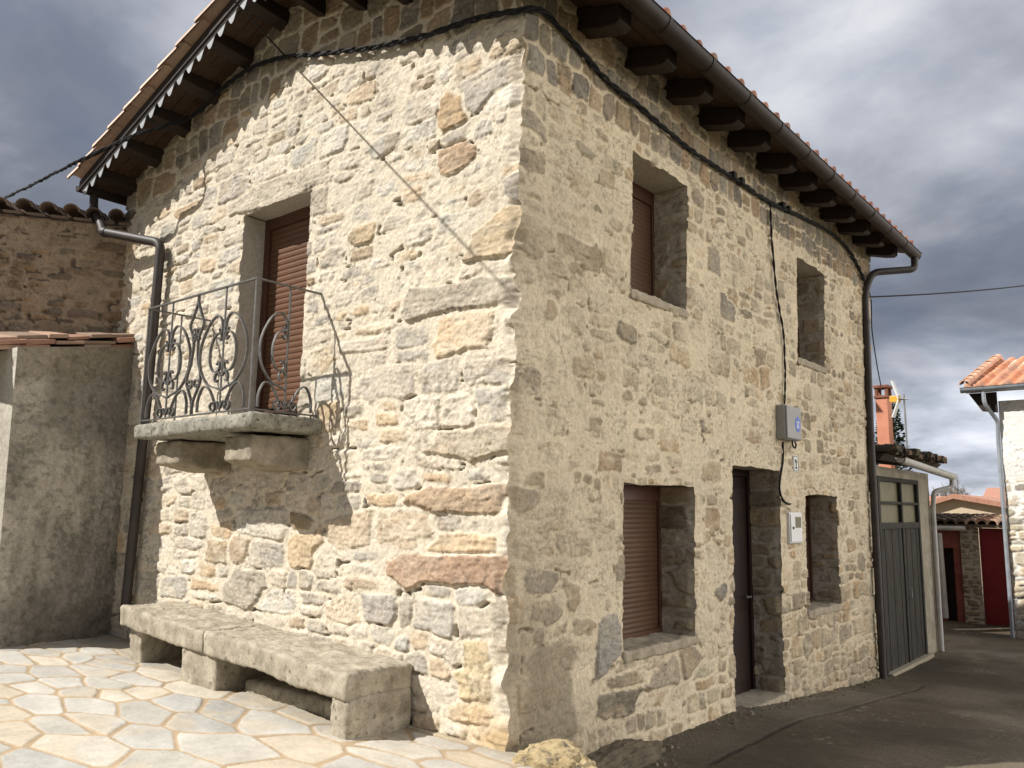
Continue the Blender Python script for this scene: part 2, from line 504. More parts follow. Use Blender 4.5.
def stone_field(us, vs, seeds, p=4.2, warp=0.022, wscale=4.0, seed=3, rot=0.12):
    """edge distance (m) and stone index on the grid us x vs"""
    U, V = np.meshgrid(us, vs, indexing='ij')
    Uw = U + warp * fbm(U * wscale, V * wscale, seed, 3); Vw = V + warp * 0.8 * fbm(U * wscale, V * wscale, seed + 50, 3)
    F1 = np.full(U.shape, 9.0); F2 = np.full(U.shape, 9.0); ID = np.zeros(U.shape, int)
    rng = random.Random(seed)
    bs = np.array([s[3] for s in seeds])
    for k, (cu, cv, a, b) in enumerate(seeds):
        e = rng.uniform(-rot, rot)
        ru, rv = 2.2 * a + 0.14, 2.4 * b + 0.14
        i0, i1 = np.searchsorted(us, (cu - ru, cu + ru)); j0, j1 = np.searchsorted(vs, (cv - rv, cv + rv))
        if i1 <= i0 or j1 <= j0: continue
        sl = (slice(i0, i1), slice(j0, j1))
        du = Uw[sl] - cu; dv = Vw[sl] - cv
        du, dv = du + e * dv, dv - e * du
        d = (np.abs(du / a) ** p + np.abs(dv / b) ** p) ** (1 / p)
        f1 = F1[sl]; f2 = F2[sl]
        better = d < f1
        F2[sl] = np.where(better, f1, np.minimum(f2, d))
        ID[sl] = np.where(better, k, ID[sl])
        F1[sl] = np.minimum(f1, d)
    E = (F2 - F1) * 0.5 * np.minimum(bs[ID], 0.12)
    return U, V, E, ID, F1


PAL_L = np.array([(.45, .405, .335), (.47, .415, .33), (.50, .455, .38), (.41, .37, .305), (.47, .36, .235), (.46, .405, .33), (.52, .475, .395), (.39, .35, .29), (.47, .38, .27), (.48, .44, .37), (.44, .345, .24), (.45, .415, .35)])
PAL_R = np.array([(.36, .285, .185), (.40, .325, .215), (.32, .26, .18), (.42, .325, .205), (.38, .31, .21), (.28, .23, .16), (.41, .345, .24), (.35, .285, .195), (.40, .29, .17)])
PAL_T = np.array([(.24, .20, .145), (.29, .24, .175), (.20, .175, .14), (.31, .235, .15), (.26, .23, .18), (.22, .185, .13), (.28, .20, .125)])


def masonry(us, vs, seeds, pal, mort, level, hgt, seed, mcol, joint=0.011, warp=0.022, top_from=None, manual_cols=None, rough=0.006, pal_top=None, p=4.4, crev=0.0, soft=.0026, bev=.016):
    """height h (m) and albedo for rubble bedded in lime mortar.  level(U,V): mortar smear level"""
    U, V, E, ID, F1 = stone_field(us, vs, seeds, warp=warp, seed=seed, p=p)
    E = E + .0055 * fbm(U * 24, V * 28, seed + 5, 3)
    n = len(seeds)
    rng = np.random.RandomState(seed)
    hs = rng.uniform(*hgt, n); tu = rng.uniform(-.06, .06, n); tv = rng.uniform(-.10, .05, n)
    cu = np.array([s[0] for s in seeds]); cv = np.array([s[1] for s in seeds])
    ci = rng.randint(0, len(pal), n); jit = rng.uniform(.82, 1.16, (n, 1)); warmj = rng.uniform(-.03, .03, n)
    base = pal[ci] * jit
    base[:, 0] *= 1 + warmj; base[:, 2] *= 1 - warmj
    if pal_top is not None:
        tsel = cv > top_from(cu)
        hs[tsel] = rng.uniform(.017, .025, n)[tsel]; tu[tsel] *= .3; tv[tsel] *= .2
        base[tsel] = (PAL_T[rng.randint(0, len(PAL_T), n)] * jit)[tsel]
    wfac = np.ones(n)
    if pal_top is not None: wfac[cv > top_from(cu)] = .22
    nm = 0
    if manual_cols:
        nm = len(manual_cols)
        for k, c in enumerate(manual_cols):
            mcv = np.array(c[0]); base[n - nm + k] = mcv * .55 + mcv.mean() * .45 * np.array([1.10, .98, .78]); hs[n - nm + k] = c[1]; wfac[n - nm + k] = .4
    face = fbm(U * 9 + ID * 1.7, V * 14 + ID * 2.3, seed + 11, 4, .55)
    stri = fbm(U * 7 + ID * 3.1, V * 60, seed + 17, 2)
    rid = 1 - np.abs(fbm(U * 11 + ID, V * 17, seed + 23, 3)) * 2
    stone_h = hs[ID] * sstep(0.0, bev, E - joint * (0.7 + 0.6 * vn(U * 3, V * 3, seed + 77))) + tu[ID] * (U - cu[ID]) * .5 + tv[ID] * (V - cv[ID]) * .6 \
        + rough * (face * 1.0 + stri * .45 + rid * .5 + .30 * vn(U * 48 + ID, V * 55, seed + 25) + .22 * vn(U * 95, V * 95, seed + 26)) - 0.012 * (E < joint)
    lev = level(U, V)
    mort_h = lev + 0.006 * fbm(U * 4, V * 5, seed + 31, 3) + 0.0045 * fbm(U * 22, V * 26, seed + 37, 3) + 0.003 * vn(U * 60, V * 60, seed + 38)
    k = soft
    msk = 1 / (1 + np.exp(-np.clip((stone_h - mort_h) / k, -30, 30)))
    h = np.maximum(stone_h, mort_h)
    # gaps in the pointing: real recesses, with crevice shadow darkened into their colour
    if crev:
        c = sstep(crev, crev + .12, fbm(U * 5, V * 11, seed + 41, 3)) * sstep(.009, .002, E)
        h = h - 0.035 * c
    mott = fbm(U * 6 + ID * 5.0, V * 9, seed + 47, 4, .6)
    sc = base[ID] * (1 + .28 * mott[..., None])
    och = sstep(.12, .5, fbm(U * 3.1 + ID * 2.0, V * 4.3, seed + 53, 3))[..., None]
    sc = sc * (1 - och * .22) + np.array([.46, .32, .18]) * och * .22
    wash = sstep(-.05, .45, fbm(U * 2.3 + 9, V * 2.9, seed + 59, 4) + .35 * fbm(U * 12, V * 14, seed + 60, 3))[..., None] * mort * wfac[ID][..., None]
    mc = np.array(mcol) * (1 + .13 * fbm(U * 2.2, V * 2.6, seed + 61, 4)[..., None] + .07 * fbm(U * 25, V * 25, seed + 63, 2)[..., None])
    spk = vn(U * 40 + ID, V * 40, seed + 65) + vn(U * 85, V * 85, seed + 66)
    sc = sc * (1 + .10 * spk[..., None])
    gr = sstep(.1, .45, fbm(U * 5 + ID * 4.0, V * 6, seed + 67, 3))[..., None] * .35
    sc = sc * (1 - gr) + sc.mean(-1, keepdims=True) * np.array([1.10, .97, .76]) * gr * .90
    sc = sc * (1 - wash) + mc * wash
    col = sc * msk[..., None] + mc * (1 - msk[..., None])
    pit = sstep(.16, .34, fbm(U * 26, V * 34, seed + 81, 4, .6)) * sstep(-.12, .25, fbm(U * 3.1, V * 3.6, seed + 83, 3))
    scr = sstep(.30, .48, fbm(U * 12, V * 46, seed + 85, 3)) * sstep(.0, .3, fbm(U * 2.3, V * 2.9, seed + 87, 3))
    pit = np.maximum(pit, scr)
    h = h - .004 * pit; col = col * (1 - .34 * pit[..., None])
    if crev:
        col = col * (1 - .55 * c[..., None])
        hl = sstep(.014, .004, np.abs(fbm(U * 3.3 + 4, V * 6.5, seed + 71, 4))) * sstep(.12, .4, fbm(U * 1.7, V * 2.3, seed + 73, 3))
        h = h - .006 * hl; col = col * (1 - .5 * hl[..., None])
    return U, V, h, np.clip(col, .01, .9)


def axis_lines(breaks, step):
    """grid lines through the given break points; step(u) is the local spacing"""
    out = [breaks[0]]
    for a, b in zip(breaks[:-1], breaks[1:]):
        n = max(1, int(math.ceil((b - a) / step((a + b) / 2))))
        out += list(np.linspace(a, b, n + 1)[1:])
    return np.array(out)


# ------------------------------------------------------------------ ground


def ground_z(x, y):
    x = np.asarray(x, float); y = np.asarray(y, float)
    zl = np.interp(y, [-0.5, 0.0, 0.6, 1.2, 3.4, 5.0, 7.0, 8.5, 12, 18], [0.0, -.04, -.2, -.31, -.33, -.46, -.62, -.70, -.72, -.80])
    side = np.clip(-x, 0, 12) * 0.03 * sstep(1.0, 0.0, y) + 0 * y
    return zl + side


def build_ground():
    # far sheet to the horizon
    gx = np.concatenate([[-900, -300, -100, -40], np.linspace(-16, 16, 65), [40, 100, 300, 900]])
    gy = np.concatenate([[-900, -300, -100, -40], np.linspace(-14, 26, 81), [50, 120, 300, 900]])
    X, Y = np.meshgrid(gx, gy, indexing='ij')
    Z = ground_z(X, Y) - 0.03
    o = mesh_np('ground', np.stack([X, Y, Z], -1).reshape(-1, 3), grid_faces(len(gx), len(gy)), M['earth'])
    tag(o, kind='structure')
    # asphalt lane
    xs = np.arange(-1.4, 4.6, .022); ys = axis_lines([-1.2, 6, 12, 20], lambda u: .02 if u < 6 else (.035 if u < 12 else .08))
    X, Y = np.meshgrid(xs, ys, indexing='ij')
    keep = ((X[:-1, :-1] > -.12) | (Y[:-1, :-1] > 8.6))
    Z = ground_z(X, Y) + .012 * fbm(X * 1.7, Y * 1.7, 5, 4) + .004 * fbm(X * 14, Y * 14, 6, 3)
    t = sstep(-.35, .35, fbm(X * .9, Y * .7, 8, 4))[..., None]
    colr = np.array([.060, .047, .031]) * (1 - t) + np.array([.118, .096, .066]) * t
    dusty = sstep(.75, .0, X + .45 * fbm(X * 3, Y * 3, 9, 3))[..., None] * sstep(9, 8, Y)[..., None]
    colr = colr * (1 - .45 * dusty) + np.array([.15, .122, .082]) * .45 * dusty
    grav = (vn(X * 33, Y * 33, 12) > .70)[..., None] * sstep(-.1, .4, fbm(X * 2, Y * 2, 13, 3))[..., None]
    colr = colr * (1 - .6 * grav) + np.array([.21, .185, .14]) * .6 * grav
    # the long seam that runs beside the house
    a, b = at(735, 756, 2, -.36), at(905, 694, 2, -.62)
    d = (b - a)[:2]; L = np.hypot(*d); d = d / L
    s = (X - a[0]) * d[0] + (Y - a[1]) * d[1]; q = (X - a[0]) * -d[1] + (Y - a[1]) * d[0] + .02 * fbm(s * 4, s * 0, 15, 3)
    cr = sstep(.022, .006, np.abs(q)) * sstep(-.6, -.3, s) * sstep(L + 1.5, L, s)
    # one side of the seam is a paler concrete apron
    ap = (sstep(-.01, .03, q) * sstep(-.9, -.2, s) * sstep(L + .6, L, s))[..., None]
    colr = colr * (1 - .35 * ap) + np.array([.08, .071, .056]) * .35 * ap
    Z = Z - .02 * cr
    colr = colr * (1 - .65 * cr[..., None])
    rg = np.abs(fbm(X * .9 + 3, Y * .9, 31, 4)); ck = (sstep(.010, .002, rg) * sstep(.0, .3, fbm(X * .5, Y * .5, 33, 2)))
    colr = colr * (1 - .55 * ck[..., None]); Z = Z - .008 * ck
    pt = (sstep(.12, .2, fbm(X * .55 + 8, Y * .4, 35, 4)) * .30)[..., None]
    colr = colr * (1 + pt)
    mo = (sstep(.40, .0, X + .3 * fbm(X * 4, Y * 4, 37, 3)) * sstep(.0, .4, fbm(X * 3, Y * 1.5, 38, 3)) * .5)[..., None] * (Y < 8.6)[..., None]
    colr = colr * (1 - mo) + np.array([.055, .060, .028]) * mo
    lt = (sstep(.25, .0, np.abs(Y - 11.2 - .4 * X + .3 * fbm(X * 2, Y * 2, 21, 3))) * .5)[..., None]  # sunlit streak across the far lane painted into the colour
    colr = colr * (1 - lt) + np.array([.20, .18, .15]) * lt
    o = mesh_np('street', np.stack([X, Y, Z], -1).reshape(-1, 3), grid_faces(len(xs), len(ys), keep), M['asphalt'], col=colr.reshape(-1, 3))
    tag(o, kind='structure')
    # flagstone terrace
    xs = axis_lines([-6.2, -3, .42], lambda u: .014 if u < -3 else .010); ys = axis_lines([-4.2, -2.6, .04], lambda u: .03 if u < -2.6 else .010)
    rng = random.Random(17)
    pts = []
    for i in range(4000):
        c = (rng.uniform(-6.6, .9), rng.uniform(-4.6, .4)); r = rng.uniform(.18, .50)
        if all((c[0] - q[0]) ** 2 * .5 + (c[1] - q[1]) ** 2 * 1.9 > (.5 * (r + q[2])) ** 2 for q in pts): pts.append((*c, r))
    P = np.array(pts)
    X, Y = np.meshgrid(xs, ys, indexing='ij')
    wx = X + .012 * fbm(X * 3, Y * 3, 71, 3); wy = Y + .012 * fbm(X * 3, Y * 3, 72, 3)
    F1 = np.full(X.shape, 99.); F2 = np.full(X.shape, 99.); ID = np.zeros(X.shape, int)
    rk = np.random.RandomState(3); sk = rk.uniform(-.5, .5, len(pts)); wt = rk.uniform(-.03, .05, len(pts))
    for k, (cx, cy, r) in enumerate(pts):
        i0, i1 = np.searchsorted(xs, (cx - 1.2, cx + 1.2)); j0, j1 = np.searchsorted(ys, (cy - 1.0, cy + 1.0))
        if i1 <= i0 or j1 <= j0: continue
        sl = (slice(i0, i1), slice(j0, j1))
        d = np.sqrt((wx[sl] - cx + (wy[sl] - cy) * sk[k]) ** 2 * .5 + (wy[sl] - cy) ** 2 * 1.9) - wt[k]
        f1, f2 = F1[sl], F2[sl]; bt = d < f1
        F2[sl] = np.where(bt, f1, np.minimum(f2, d)); ID[sl] = np.where(bt, k, ID[sl]); F1[sl] = np.minimum(f1, d)
    E = (F2 - F1) / 2 + .003 * fbm(X * 14, Y * 14, 73, 3)
    stone = sstep(.014, .018, E)
    pal = np.array([(.42, .405, .37), (.46, .44, .39), (.39, .385, .36), (.48, .44, .37), (.44, .42, .375), (.47, .44, .38), (.41, .40, .37), (.49, .43, .34), (.45, .435, .40)])
    rg = np.random.RandomState(5)
    base = pal[rg.randint(0, len(pal), len(pts))] * rg.uniform(.88, 1.12, (len(pts), 1))
    off = rg.uniform(-.003, .004, len(pts))
    mott = fbm(X * 5 + ID, Y * 5, 74, 4, .6)
    sc = base[ID] * np.array([.95, .93, .90]) * (1 + .22 * mott[..., None])
    st = sstep(.15, .5, fbm(X * 2.5 + ID * 3, Y * 2.5, 75, 3))[..., None]
    sc = sc * (1 - .35 * st) + np.array([.50, .40, .26]) * .35 * st
    jc = np.array([.36, .27, .17]) * (1 + .22 * fbm(X * 6, Y * 6, 76, 3)[..., None])
    colr = jc * (1 - stone[..., None]) + sc * stone[..., None]
    dirt = (np.maximum(sstep(.16, .0, -Y) * .6, sstep(.75, .2, -Y + .3 * fbm(X * 2, Y * 2, 81, 4)) * .28 + .22 * sstep(.15, .5, fbm(X * 1.3, Y * 1.3, 82, 4))))[..., None]
    colr = colr * (1 - dirt) + np.array([.22, .18, .12]) * dirt
    Z = ground_z(X, np.minimum(Y, -.3)) + .012 + stone * (.007 + off[ID] + .003 * fbm(X * 5 + ID, Y * 5, 78, 3)) + .002 * fbm(X * 30, Y * 30, 79, 2)
    # straight cut edging stone along the terrace edge
    e0, e1 = at(415, 748, 2, .03), at(300, 772, 2, .05)
    o = mesh_np('pavement', np.stack([X, Y, Z], -1).reshape(-1, 3), grid_faces(len(xs), len(ys)), M['paving'], col=colr.reshape(-1, 3))
    tag(o, kind='structure')


build_ground()

# ------------------------------------------------------------------ the stone house
house = thing('stone_house', (-2.9, 4.0, 0), 'two storey rubble stone house with brown shutters, scalloped verge trim and iron balcony', 'house')


def lean(z):
    return .0045 * np.maximum(z, 0) ** 2


XL, YR = -5.85, 8.05           # far ends of the two facades
RIDGE_X, RIDGE_Z = -2.75, 6.27  # deck underside
SL, SR = .342, .296


def deck(x):
    return np.where(x < RIDGE_X, RIDGE_Z - SL * (RIDGE_X - x), RIDGE_Z - SR * (x - RIDGE_X))


EAVE_Z = float(deck(np.array(0.11)))
# openings (u0,u1,z0,z1)
OP_L = [(-3.39, -2.35, 2.24, 4.33)]
OP_R = {'low': (1.42, 2.62, .41, 1.75), 'up': (1.49, 2.46, 3.33, 4.55), 'door': (3.41, 4.62, -.42, 1.985), 'slow': (5.36, 6.46, .385, 1.735), 'sup': (5.20, 6.14, 3.30, 4.54)}
DEPTH_R = .33
DEPTH_L = .26


def level_left(U, V):
    l = .009 + .009 * fbm(U * .8, V * .8, 301, 3)
    l = l - .002 * sstep(-.05, .1, V - tb(U)) - .004 * sstep(.8, .2, V)
    return l


def level_right(U, V):
    l = .0195 + .011 * fbm(U * .8, V * .9, 311, 4) - .007 * sstep(4.6, 6.2, U)
    l = l * (1 - .62 * sstep(4.62, 4.78, V)) - .002 * sstep(4.62, 4.80, V + .10 * fbm(U * 1.2, V * 0, 313, 2))
    l = l - .009 * sstep(.55, .15, V - .25 * sstep(0.2, 1.0, U) + .15 * fbm(U * 2, V, 314, 2)) * sstep(.9, 1.1, U)
    return l


# stones that stand out, (centre u, centre v, half width, half height), colour, height
man_L = [((-.56, 1.105, .63, .105), (.42, .24, .14), .030), ((-.42, 1.575, .48, .09), (.44, .29, .17), .028), ((-.22, .50, .13, .17), (.56, .43, .22), .020),
         ((-2.87, 4.45, .72, .12), (.48, .42, .33), .022), ((-.34, 2.0, .40, .10), (.46, .38, .27), .026), ((-.18, 3.42, .25, .14), (.50, .35, .18), .030),
         ((-.50, 3.06, .52, .12), (.44, .38, .30), .028), ((-1.38, .97, .33, .055), (.46, .34, .23), .018), ((-1.2, .80, .22, .09), (.33, .31, .29), .024),
         ((-2.25, 1.42, .13, .08), (.30, .23, .12), .018), ((-.68, 4.56, .12, .12), (.48, .31, .15), .024), ((-.65, 4.16, .14, .12), (.46, .29, .16), .022),
         ((-1.6, 3.78, .2, .09), (.46, .33, .18), .024), ((-.95, .80, .1, .1), (.4, .36, .3), .02), ((-2.95, .80, .28, .13), (.35, .31, .25), .026)]
seedL = make_seeds(XL - .2, .2, -.3, 6.5, (.10, .27), (1.1, 2.9), 41, [m[0] for m in man_L])
top = [s for s in make_seeds(XL - .2, .2, 4.7, 6.6, (.20, .30), (.7, 1.25), 43, split=.1)]
tb = lambda u: np.interp(u, [-5.8, -2.45, 0], [4.78, 5.60, 5.02])
seedL = [s for s in seedL[:-len(man_L)] if s[1] < tb(s[0])] + [s for s in top if s[1] >= tb(s[0])] + seedL[-len(man_L):]
man_R = [((.14, 2.42, .16, .11), (.33, .26, .17), .024), ((.12, 4.30, .14, .09), (.34, .28, .19), .026), ((.17, 3.42, .18, .11), (.35, .27, .17), .023), ((.13, 1.60, .14, .08), (.32, .25, .16), .026), ((.33, 1.02, .17, .10), (.17, .155, .13), .030), ((.95, 3.9, .10, .05), (.27, .22, .15), .03), ((1.42, 3.0, .15, .07), (.25, .21, .15), .03),
         ((3.12, .78, .13, .06), (.22, .20, .17), .03), ((1.32, .05, .22, .10), (.19, .15, .10), .032), ((1.25, .58, .12, .20), (.28, .27, .24), .03), ((2.1, .18, .22, .09), (.34, .27, .18), .028), ((2.5, .25, .13, .13), (.32, .24, .15), .028),
         ((.80, 4.3, .10, .05), (.30, .25, .17), .03), ((3.3, 3.55, .14, .12), (.27, .23, .17), .03), ((3.0, 4.0, .10, .1), (.33, .28, .19), .03)]
seedR = make_seeds(-.2, YR + .3, -1.2, 4.66, (.11, .24), (.8, 2.2), 47, [m[0] for m in man_R])
topR = make_seeds(-.2, YR + .3, 4.66, 5.8, (.22, .31), (.6, 1.05), 49, split=.08)
seedR = seedR[:-len(man_R)] + topR + seedR[-len(man_R):]

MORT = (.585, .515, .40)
# ---- grids
zbr_l = [-.15, 2.24, 4.33, 6.35]
us_l = axis_lines([XL, -3.39, -2.35, 0.0], lambda u: .0075 + .0012 * abs(u))
vs_l = axis_lines(zbr_l, lambda v: .0095)
# the two facades share the lines of their corner edge
zall = sorted({-.85, -.42, .385, .41, 1.735, 1.75, 1.985, 2.24, 3.30, 3.33, 4.33, 4.54, 4.55, 5.62})
vs_r = axis_lines(zall, lambda v: .0095)
us_r = axis_lines(sorted({0.0, 1.42, 1.49, 2.46, 2.62, 3.41, 4.62, 5.20, 5.36, 6.14, 6.46, YR}), lambda u: .0085 + .0014 * u)

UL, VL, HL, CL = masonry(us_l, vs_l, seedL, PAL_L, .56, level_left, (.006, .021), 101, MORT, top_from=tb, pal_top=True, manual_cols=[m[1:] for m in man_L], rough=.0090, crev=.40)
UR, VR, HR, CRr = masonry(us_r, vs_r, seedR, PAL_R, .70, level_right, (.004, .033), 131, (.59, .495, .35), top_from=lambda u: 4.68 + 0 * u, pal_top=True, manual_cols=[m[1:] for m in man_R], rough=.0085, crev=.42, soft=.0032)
# age stains on the shaded facade near the ground and the corner (dirt with its own shape)
st = sstep(-.05, .5, .65 - VR * .9 + .8 * fbm(UR * 1.3, VR * 1.1, 151, 4)) * sstep(1.6, .3, UR)
CRr = CRr * (1 - .5 * st[..., None]) + np.array([.17, .145, .10]) * .5 * st[..., None]
gz = (sstep(2.2, .2, UR) * sstep(4.9, 4.0, VR) * (.35 + .35 * fbm(UR * 1.5, VR * 1.5, 158, 4)))[..., None]
CRr = CRr * (1 - gz * .5) + np.array([.33, .28, .20]) * gz * .5
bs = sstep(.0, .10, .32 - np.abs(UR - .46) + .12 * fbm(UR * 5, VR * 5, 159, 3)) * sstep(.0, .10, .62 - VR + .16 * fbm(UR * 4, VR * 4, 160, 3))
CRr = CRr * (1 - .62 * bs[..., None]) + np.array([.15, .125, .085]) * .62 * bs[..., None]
st2 = sstep(.1, .6, fbm(UR * .8 + 3, VR * .9, 153, 5, .6)) * .38
CRr = CRr * (1 - st2[..., None]) + np.array([.33, .27, .19]) * st2[..., None]
foot = sstep(.35, -.1, VR - (-.04 - .045 * UR) + .2 * fbm(UR * 3, VR * 2, 155, 3)) * .35 * sstep(3.2, 3.6, UR)
CRr = CRr * (1 - foot[..., None]) + np.array([.27, .22, .15]) * foot[..., None]
och = sstep(.25, .0, VL - .12 + .2 * fbm(UL * 4, VL * 4, 157, 3)) * sstep(-.5, -.1, UL)
CL = CL * (1 - .6 * och[..., None]) + np.array([.45, .29, .11]) * .6 * och[..., None]


def interp_v(vs_src, arr, vs_dst):
    return np.interp(vs_dst, vs_src, arr)


hR0 = HR[0]; hL0 = HL[-1]          # corner columns
hR0 = hR0 * .8 - .012 + .028 * vn(vs_r * 5, vs_r * 0, 161) + .020 * vn(vs_r * 12, vs_r * 0, 162)
hL0 = hL0 * .8 - .010 + .022 * vn(vs_l * 5, vs_l * 0, 163) + .018 * vn(vs_l * 12, vs_l * 0, 164)


def pos_left(U, V, H):
    d = -U
    f = sstep(.10, 0, d)
    wob = (1 - sstep(.15, 0, d))
    x = U + lean(V) * (1 + U / 5.8) + .022 * fbm(U * 6, V * 6, 171, 3) * wob + interp_v(vs_r, hR0, V.ravel()).reshape(V.shape) * f
    y = -(H * (1 - f) + hL0[None, :] * f)
    z = V + .012 * fbm(U * 4, V * 4, 173, 3) * wob
    return np.stack([x, y, z], -1)


def pos_right(U, V, H):
    d = U
    f = sstep(.10, 0, d)
    wob = (1 - sstep(.15, 0, d))
    y = U + .024 * fbm(U * 6, V * 6, 181, 3) * wob - interp_v(vs_l, hL0, V.ravel()).reshape(V.shape) * f
    x = lean(V) + (H * (1 - f) + hR0[None, :] * f)
    z = V + .018 * fbm(U * 6, V * 6, 183, 3) * wob
    return np.stack([x, y, z], -1)


PL = pos_left(UL, VL, HL)
PR = pos_right(UR, VR, HR)


def keep_mask(us, vs, ops, top):
    uc = (us[:-1] + us[1:]) / 2; vc = (vs[:-1] + vs[1:]) / 2
    U, V = np.meshgrid(uc, vc, indexing='ij')
    k = V < top(U)
    for (a, b, c, d) in ops: k &= ~((U > a) & (U < b) & (V > c) & (V < d))
    return k


kL = keep_mask(us_l, vs_l, OP_L, lambda U: deck(U) + .05)
kR = keep_mask(us_r, vs_r, OP_R.values(), lambda U: EAVE_Z + .05)
Vw, Fw, Cw = [], [], []
cnt = 0


def push(P, F, C):
    global cnt
    Vw.append(P.reshape(-1, 3)); Fw.append(F + cnt); Cw.append(C.reshape(-1, 3)); cnt += P.reshape(-1, 3).shape[0]


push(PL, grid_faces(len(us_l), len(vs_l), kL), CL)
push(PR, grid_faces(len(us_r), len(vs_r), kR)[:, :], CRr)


def reveal(edge, ideal, inward, nrm, depth, ucoord, seed, smear=.012, jamb=True, flip=False, tone=1.0):
    """grid from the wall's opening edge inward; edge (N,3) wall verts, ideal (N,3) straight edge line"""
    ds = np.linspace(0, depth, 30)
    sd = make_seeds(-.1, depth + .1, ucoord.min() - .2, ucoord.max() + .2, (.10, .24), (1.2, 3.0), seed, split=.1)
    Ud, Vd, h, c = masonry(ds, ucoord, sd, PAL_R * .88, .35, (lambda a, b: smear + .008 * fbm(a * 2, b * 2, seed, 2)), (.004, .034), seed, (.45, .40, .32), rough=.005)
    if not jamb:
        h = .006 * fbm(Ud * 6, Vd * 6, seed, 3); c = np.ones(h.shape + (3,)) * np.array([.52, .48, .40]) * (1 + .1 * fbm(Ud * 5, Vd * 5, seed + 1, 3)[..., None])
    t = sstep(0, .10, Ud)[..., None]
    base = edge[None] * (1 - t) + ideal[None] * t
    st_ = (edge - ideal) @ np.array(inward)
    P = base + np.array(inward) * (Ud - 0)[..., None] + np.array(nrm) * ((h - smear * .5) * sstep(0, .06, Ud))[..., None]
    P = P - np.array(inward) * 0
    F = grid_faces(len(ds), len(ucoord))
    push(P, F[:, ::-1] if flip else F, c * tone)


def idx(arr, v):
    return int(np.argmin(np.abs(arr - v)))


for q, (k, (a, b, c, d)) in enumerate(OP_R.items()):
    ia, ib, jc, jd = idx(us_r, a), idx(us_r, b), idx(vs_r, c), idx(vs_r, d)
    zz = vs_r[jc:jd + 1]; yy = us_r[ia:ib + 1]
    xm = float(lean((c + d) / 2))
    for (i, y, nr, fl) in ((ia, a, (0, 1, 0), False), (ib, b, (0, -1, 0), True)):
        e = PR[i, jc:jd + 1]; idl = np.stack([lean(zz) + .005, np.full(len(zz), y), zz], -1)
        reveal(e, idl, (-1, 0, 0), nr, DEPTH_R + .03, zz, 200 + q * 7 + i % 5, smear=.010 if k in ('low', 'door') else .016, flip=fl, tone=1.0)
    for (j, z, nr, fl) in ((jd, d, (0, 0, -1), False), (jc, c, (0, 0, 1), True)):
        e = PR[ia:ib + 1, j]; idl = np.stack([np.full(len(yy), xm), yy, np.full(len(yy), z)], -1)
        reveal(e, idl, (-1, 0, 0), nr, DEPTH_R + .03, yy, 260 + q * 7, jamb=False, flip=fl)
a, b, c, d = OP_L[0]
ia, ib, jc, jd = idx(us_l, a), idx(us_l, b), idx(vs_l, c), idx(vs_l, d)
zz = vs_l[jc:jd + 1]; xx = us_l[ia:ib + 1]
for (i, x, nr, fl) in ((ia, a, (1, 0, 0), True), (ib, b, (-1, 0, 0), False)):
    e = PL[i, jc:jd + 1]; ex = e[:, 0].mean()
    idl = np.stack([np.full(len(zz), ex), np.full(len(zz), -.008), zz], -1)
    reveal(e, idl, (0, 1, 0), nr, DEPTH_L + .03, zz, 331 + i % 3, jamb=False, flip=fl, tone=.92)
for (j, z, nr, fl) in ((jd, d, (0, 0, -1), True), (jc, c, (0, 0, 1), False)):
    e = PL[ia:ib + 1, j]; idl = np.stack([xx + .02, np.full(len(xx), -.008), np.full(len(xx), z)], -1)
    reveal(e, idl, (0, 1, 0), nr, DEPTH_L + .03, xx, 341, jamb=False, flip=fl, tone=.92)
# plain back, far end and party sides close the box
bk = np.array([[XL, 0, -.2], [XL, YR, -.8], [XL, YR, deck(np.array(XL)) + .03], [XL, 0, deck(np.array(XL)) + .03],
               [0, YR, -.9], [.08, YR, EAVE_Z + .03], [RIDGE_X, YR, RIDGE_Z + .03], [RIDGE_X, YR, -.9]], float)
push(bk, np.array([[3, 2, 1, 0], [4, 7, 6, 5], [7, 1, 2, 6]]), np.ones((8, 3)) * .42)
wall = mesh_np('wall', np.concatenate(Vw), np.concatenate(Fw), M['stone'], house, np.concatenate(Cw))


# ---- shutters, doors, sills
def slats(mb, o, du, w, z0, z1, nrm, pitch=.047, dp=.006):
    """corrugated roller shutter facing nrm, from point o along du"""
    n = int((z1 - z0) / pitch)
    o, du, nrm = np.array(o, float), np.array(du, float), np.array(nrm, float)
    prof = [(0, -dp), (.12, .0), (.5, .003), (.88, .0), (1.0, -dp)]
    zs, ds = [], []
    for i in range(n):
        for t, d in prof[:-1]: zs.append(z0 + (i + t) * (z1 - z0) / n); ds.append(d)
    zs.append(z1); ds.append(-dp)
    vs = []
    for z, d in zip(zs, ds):
        for s in (0, w): vs.append(o + du * s + nrm * d + np.array([0, 0, z - o[2]]))
    fs = [(2 * i, 2 * i + 1, 2 * i + 3, 2 * i + 2) for i in range(len(zs) - 1)]
    mb.add(vs, fs)


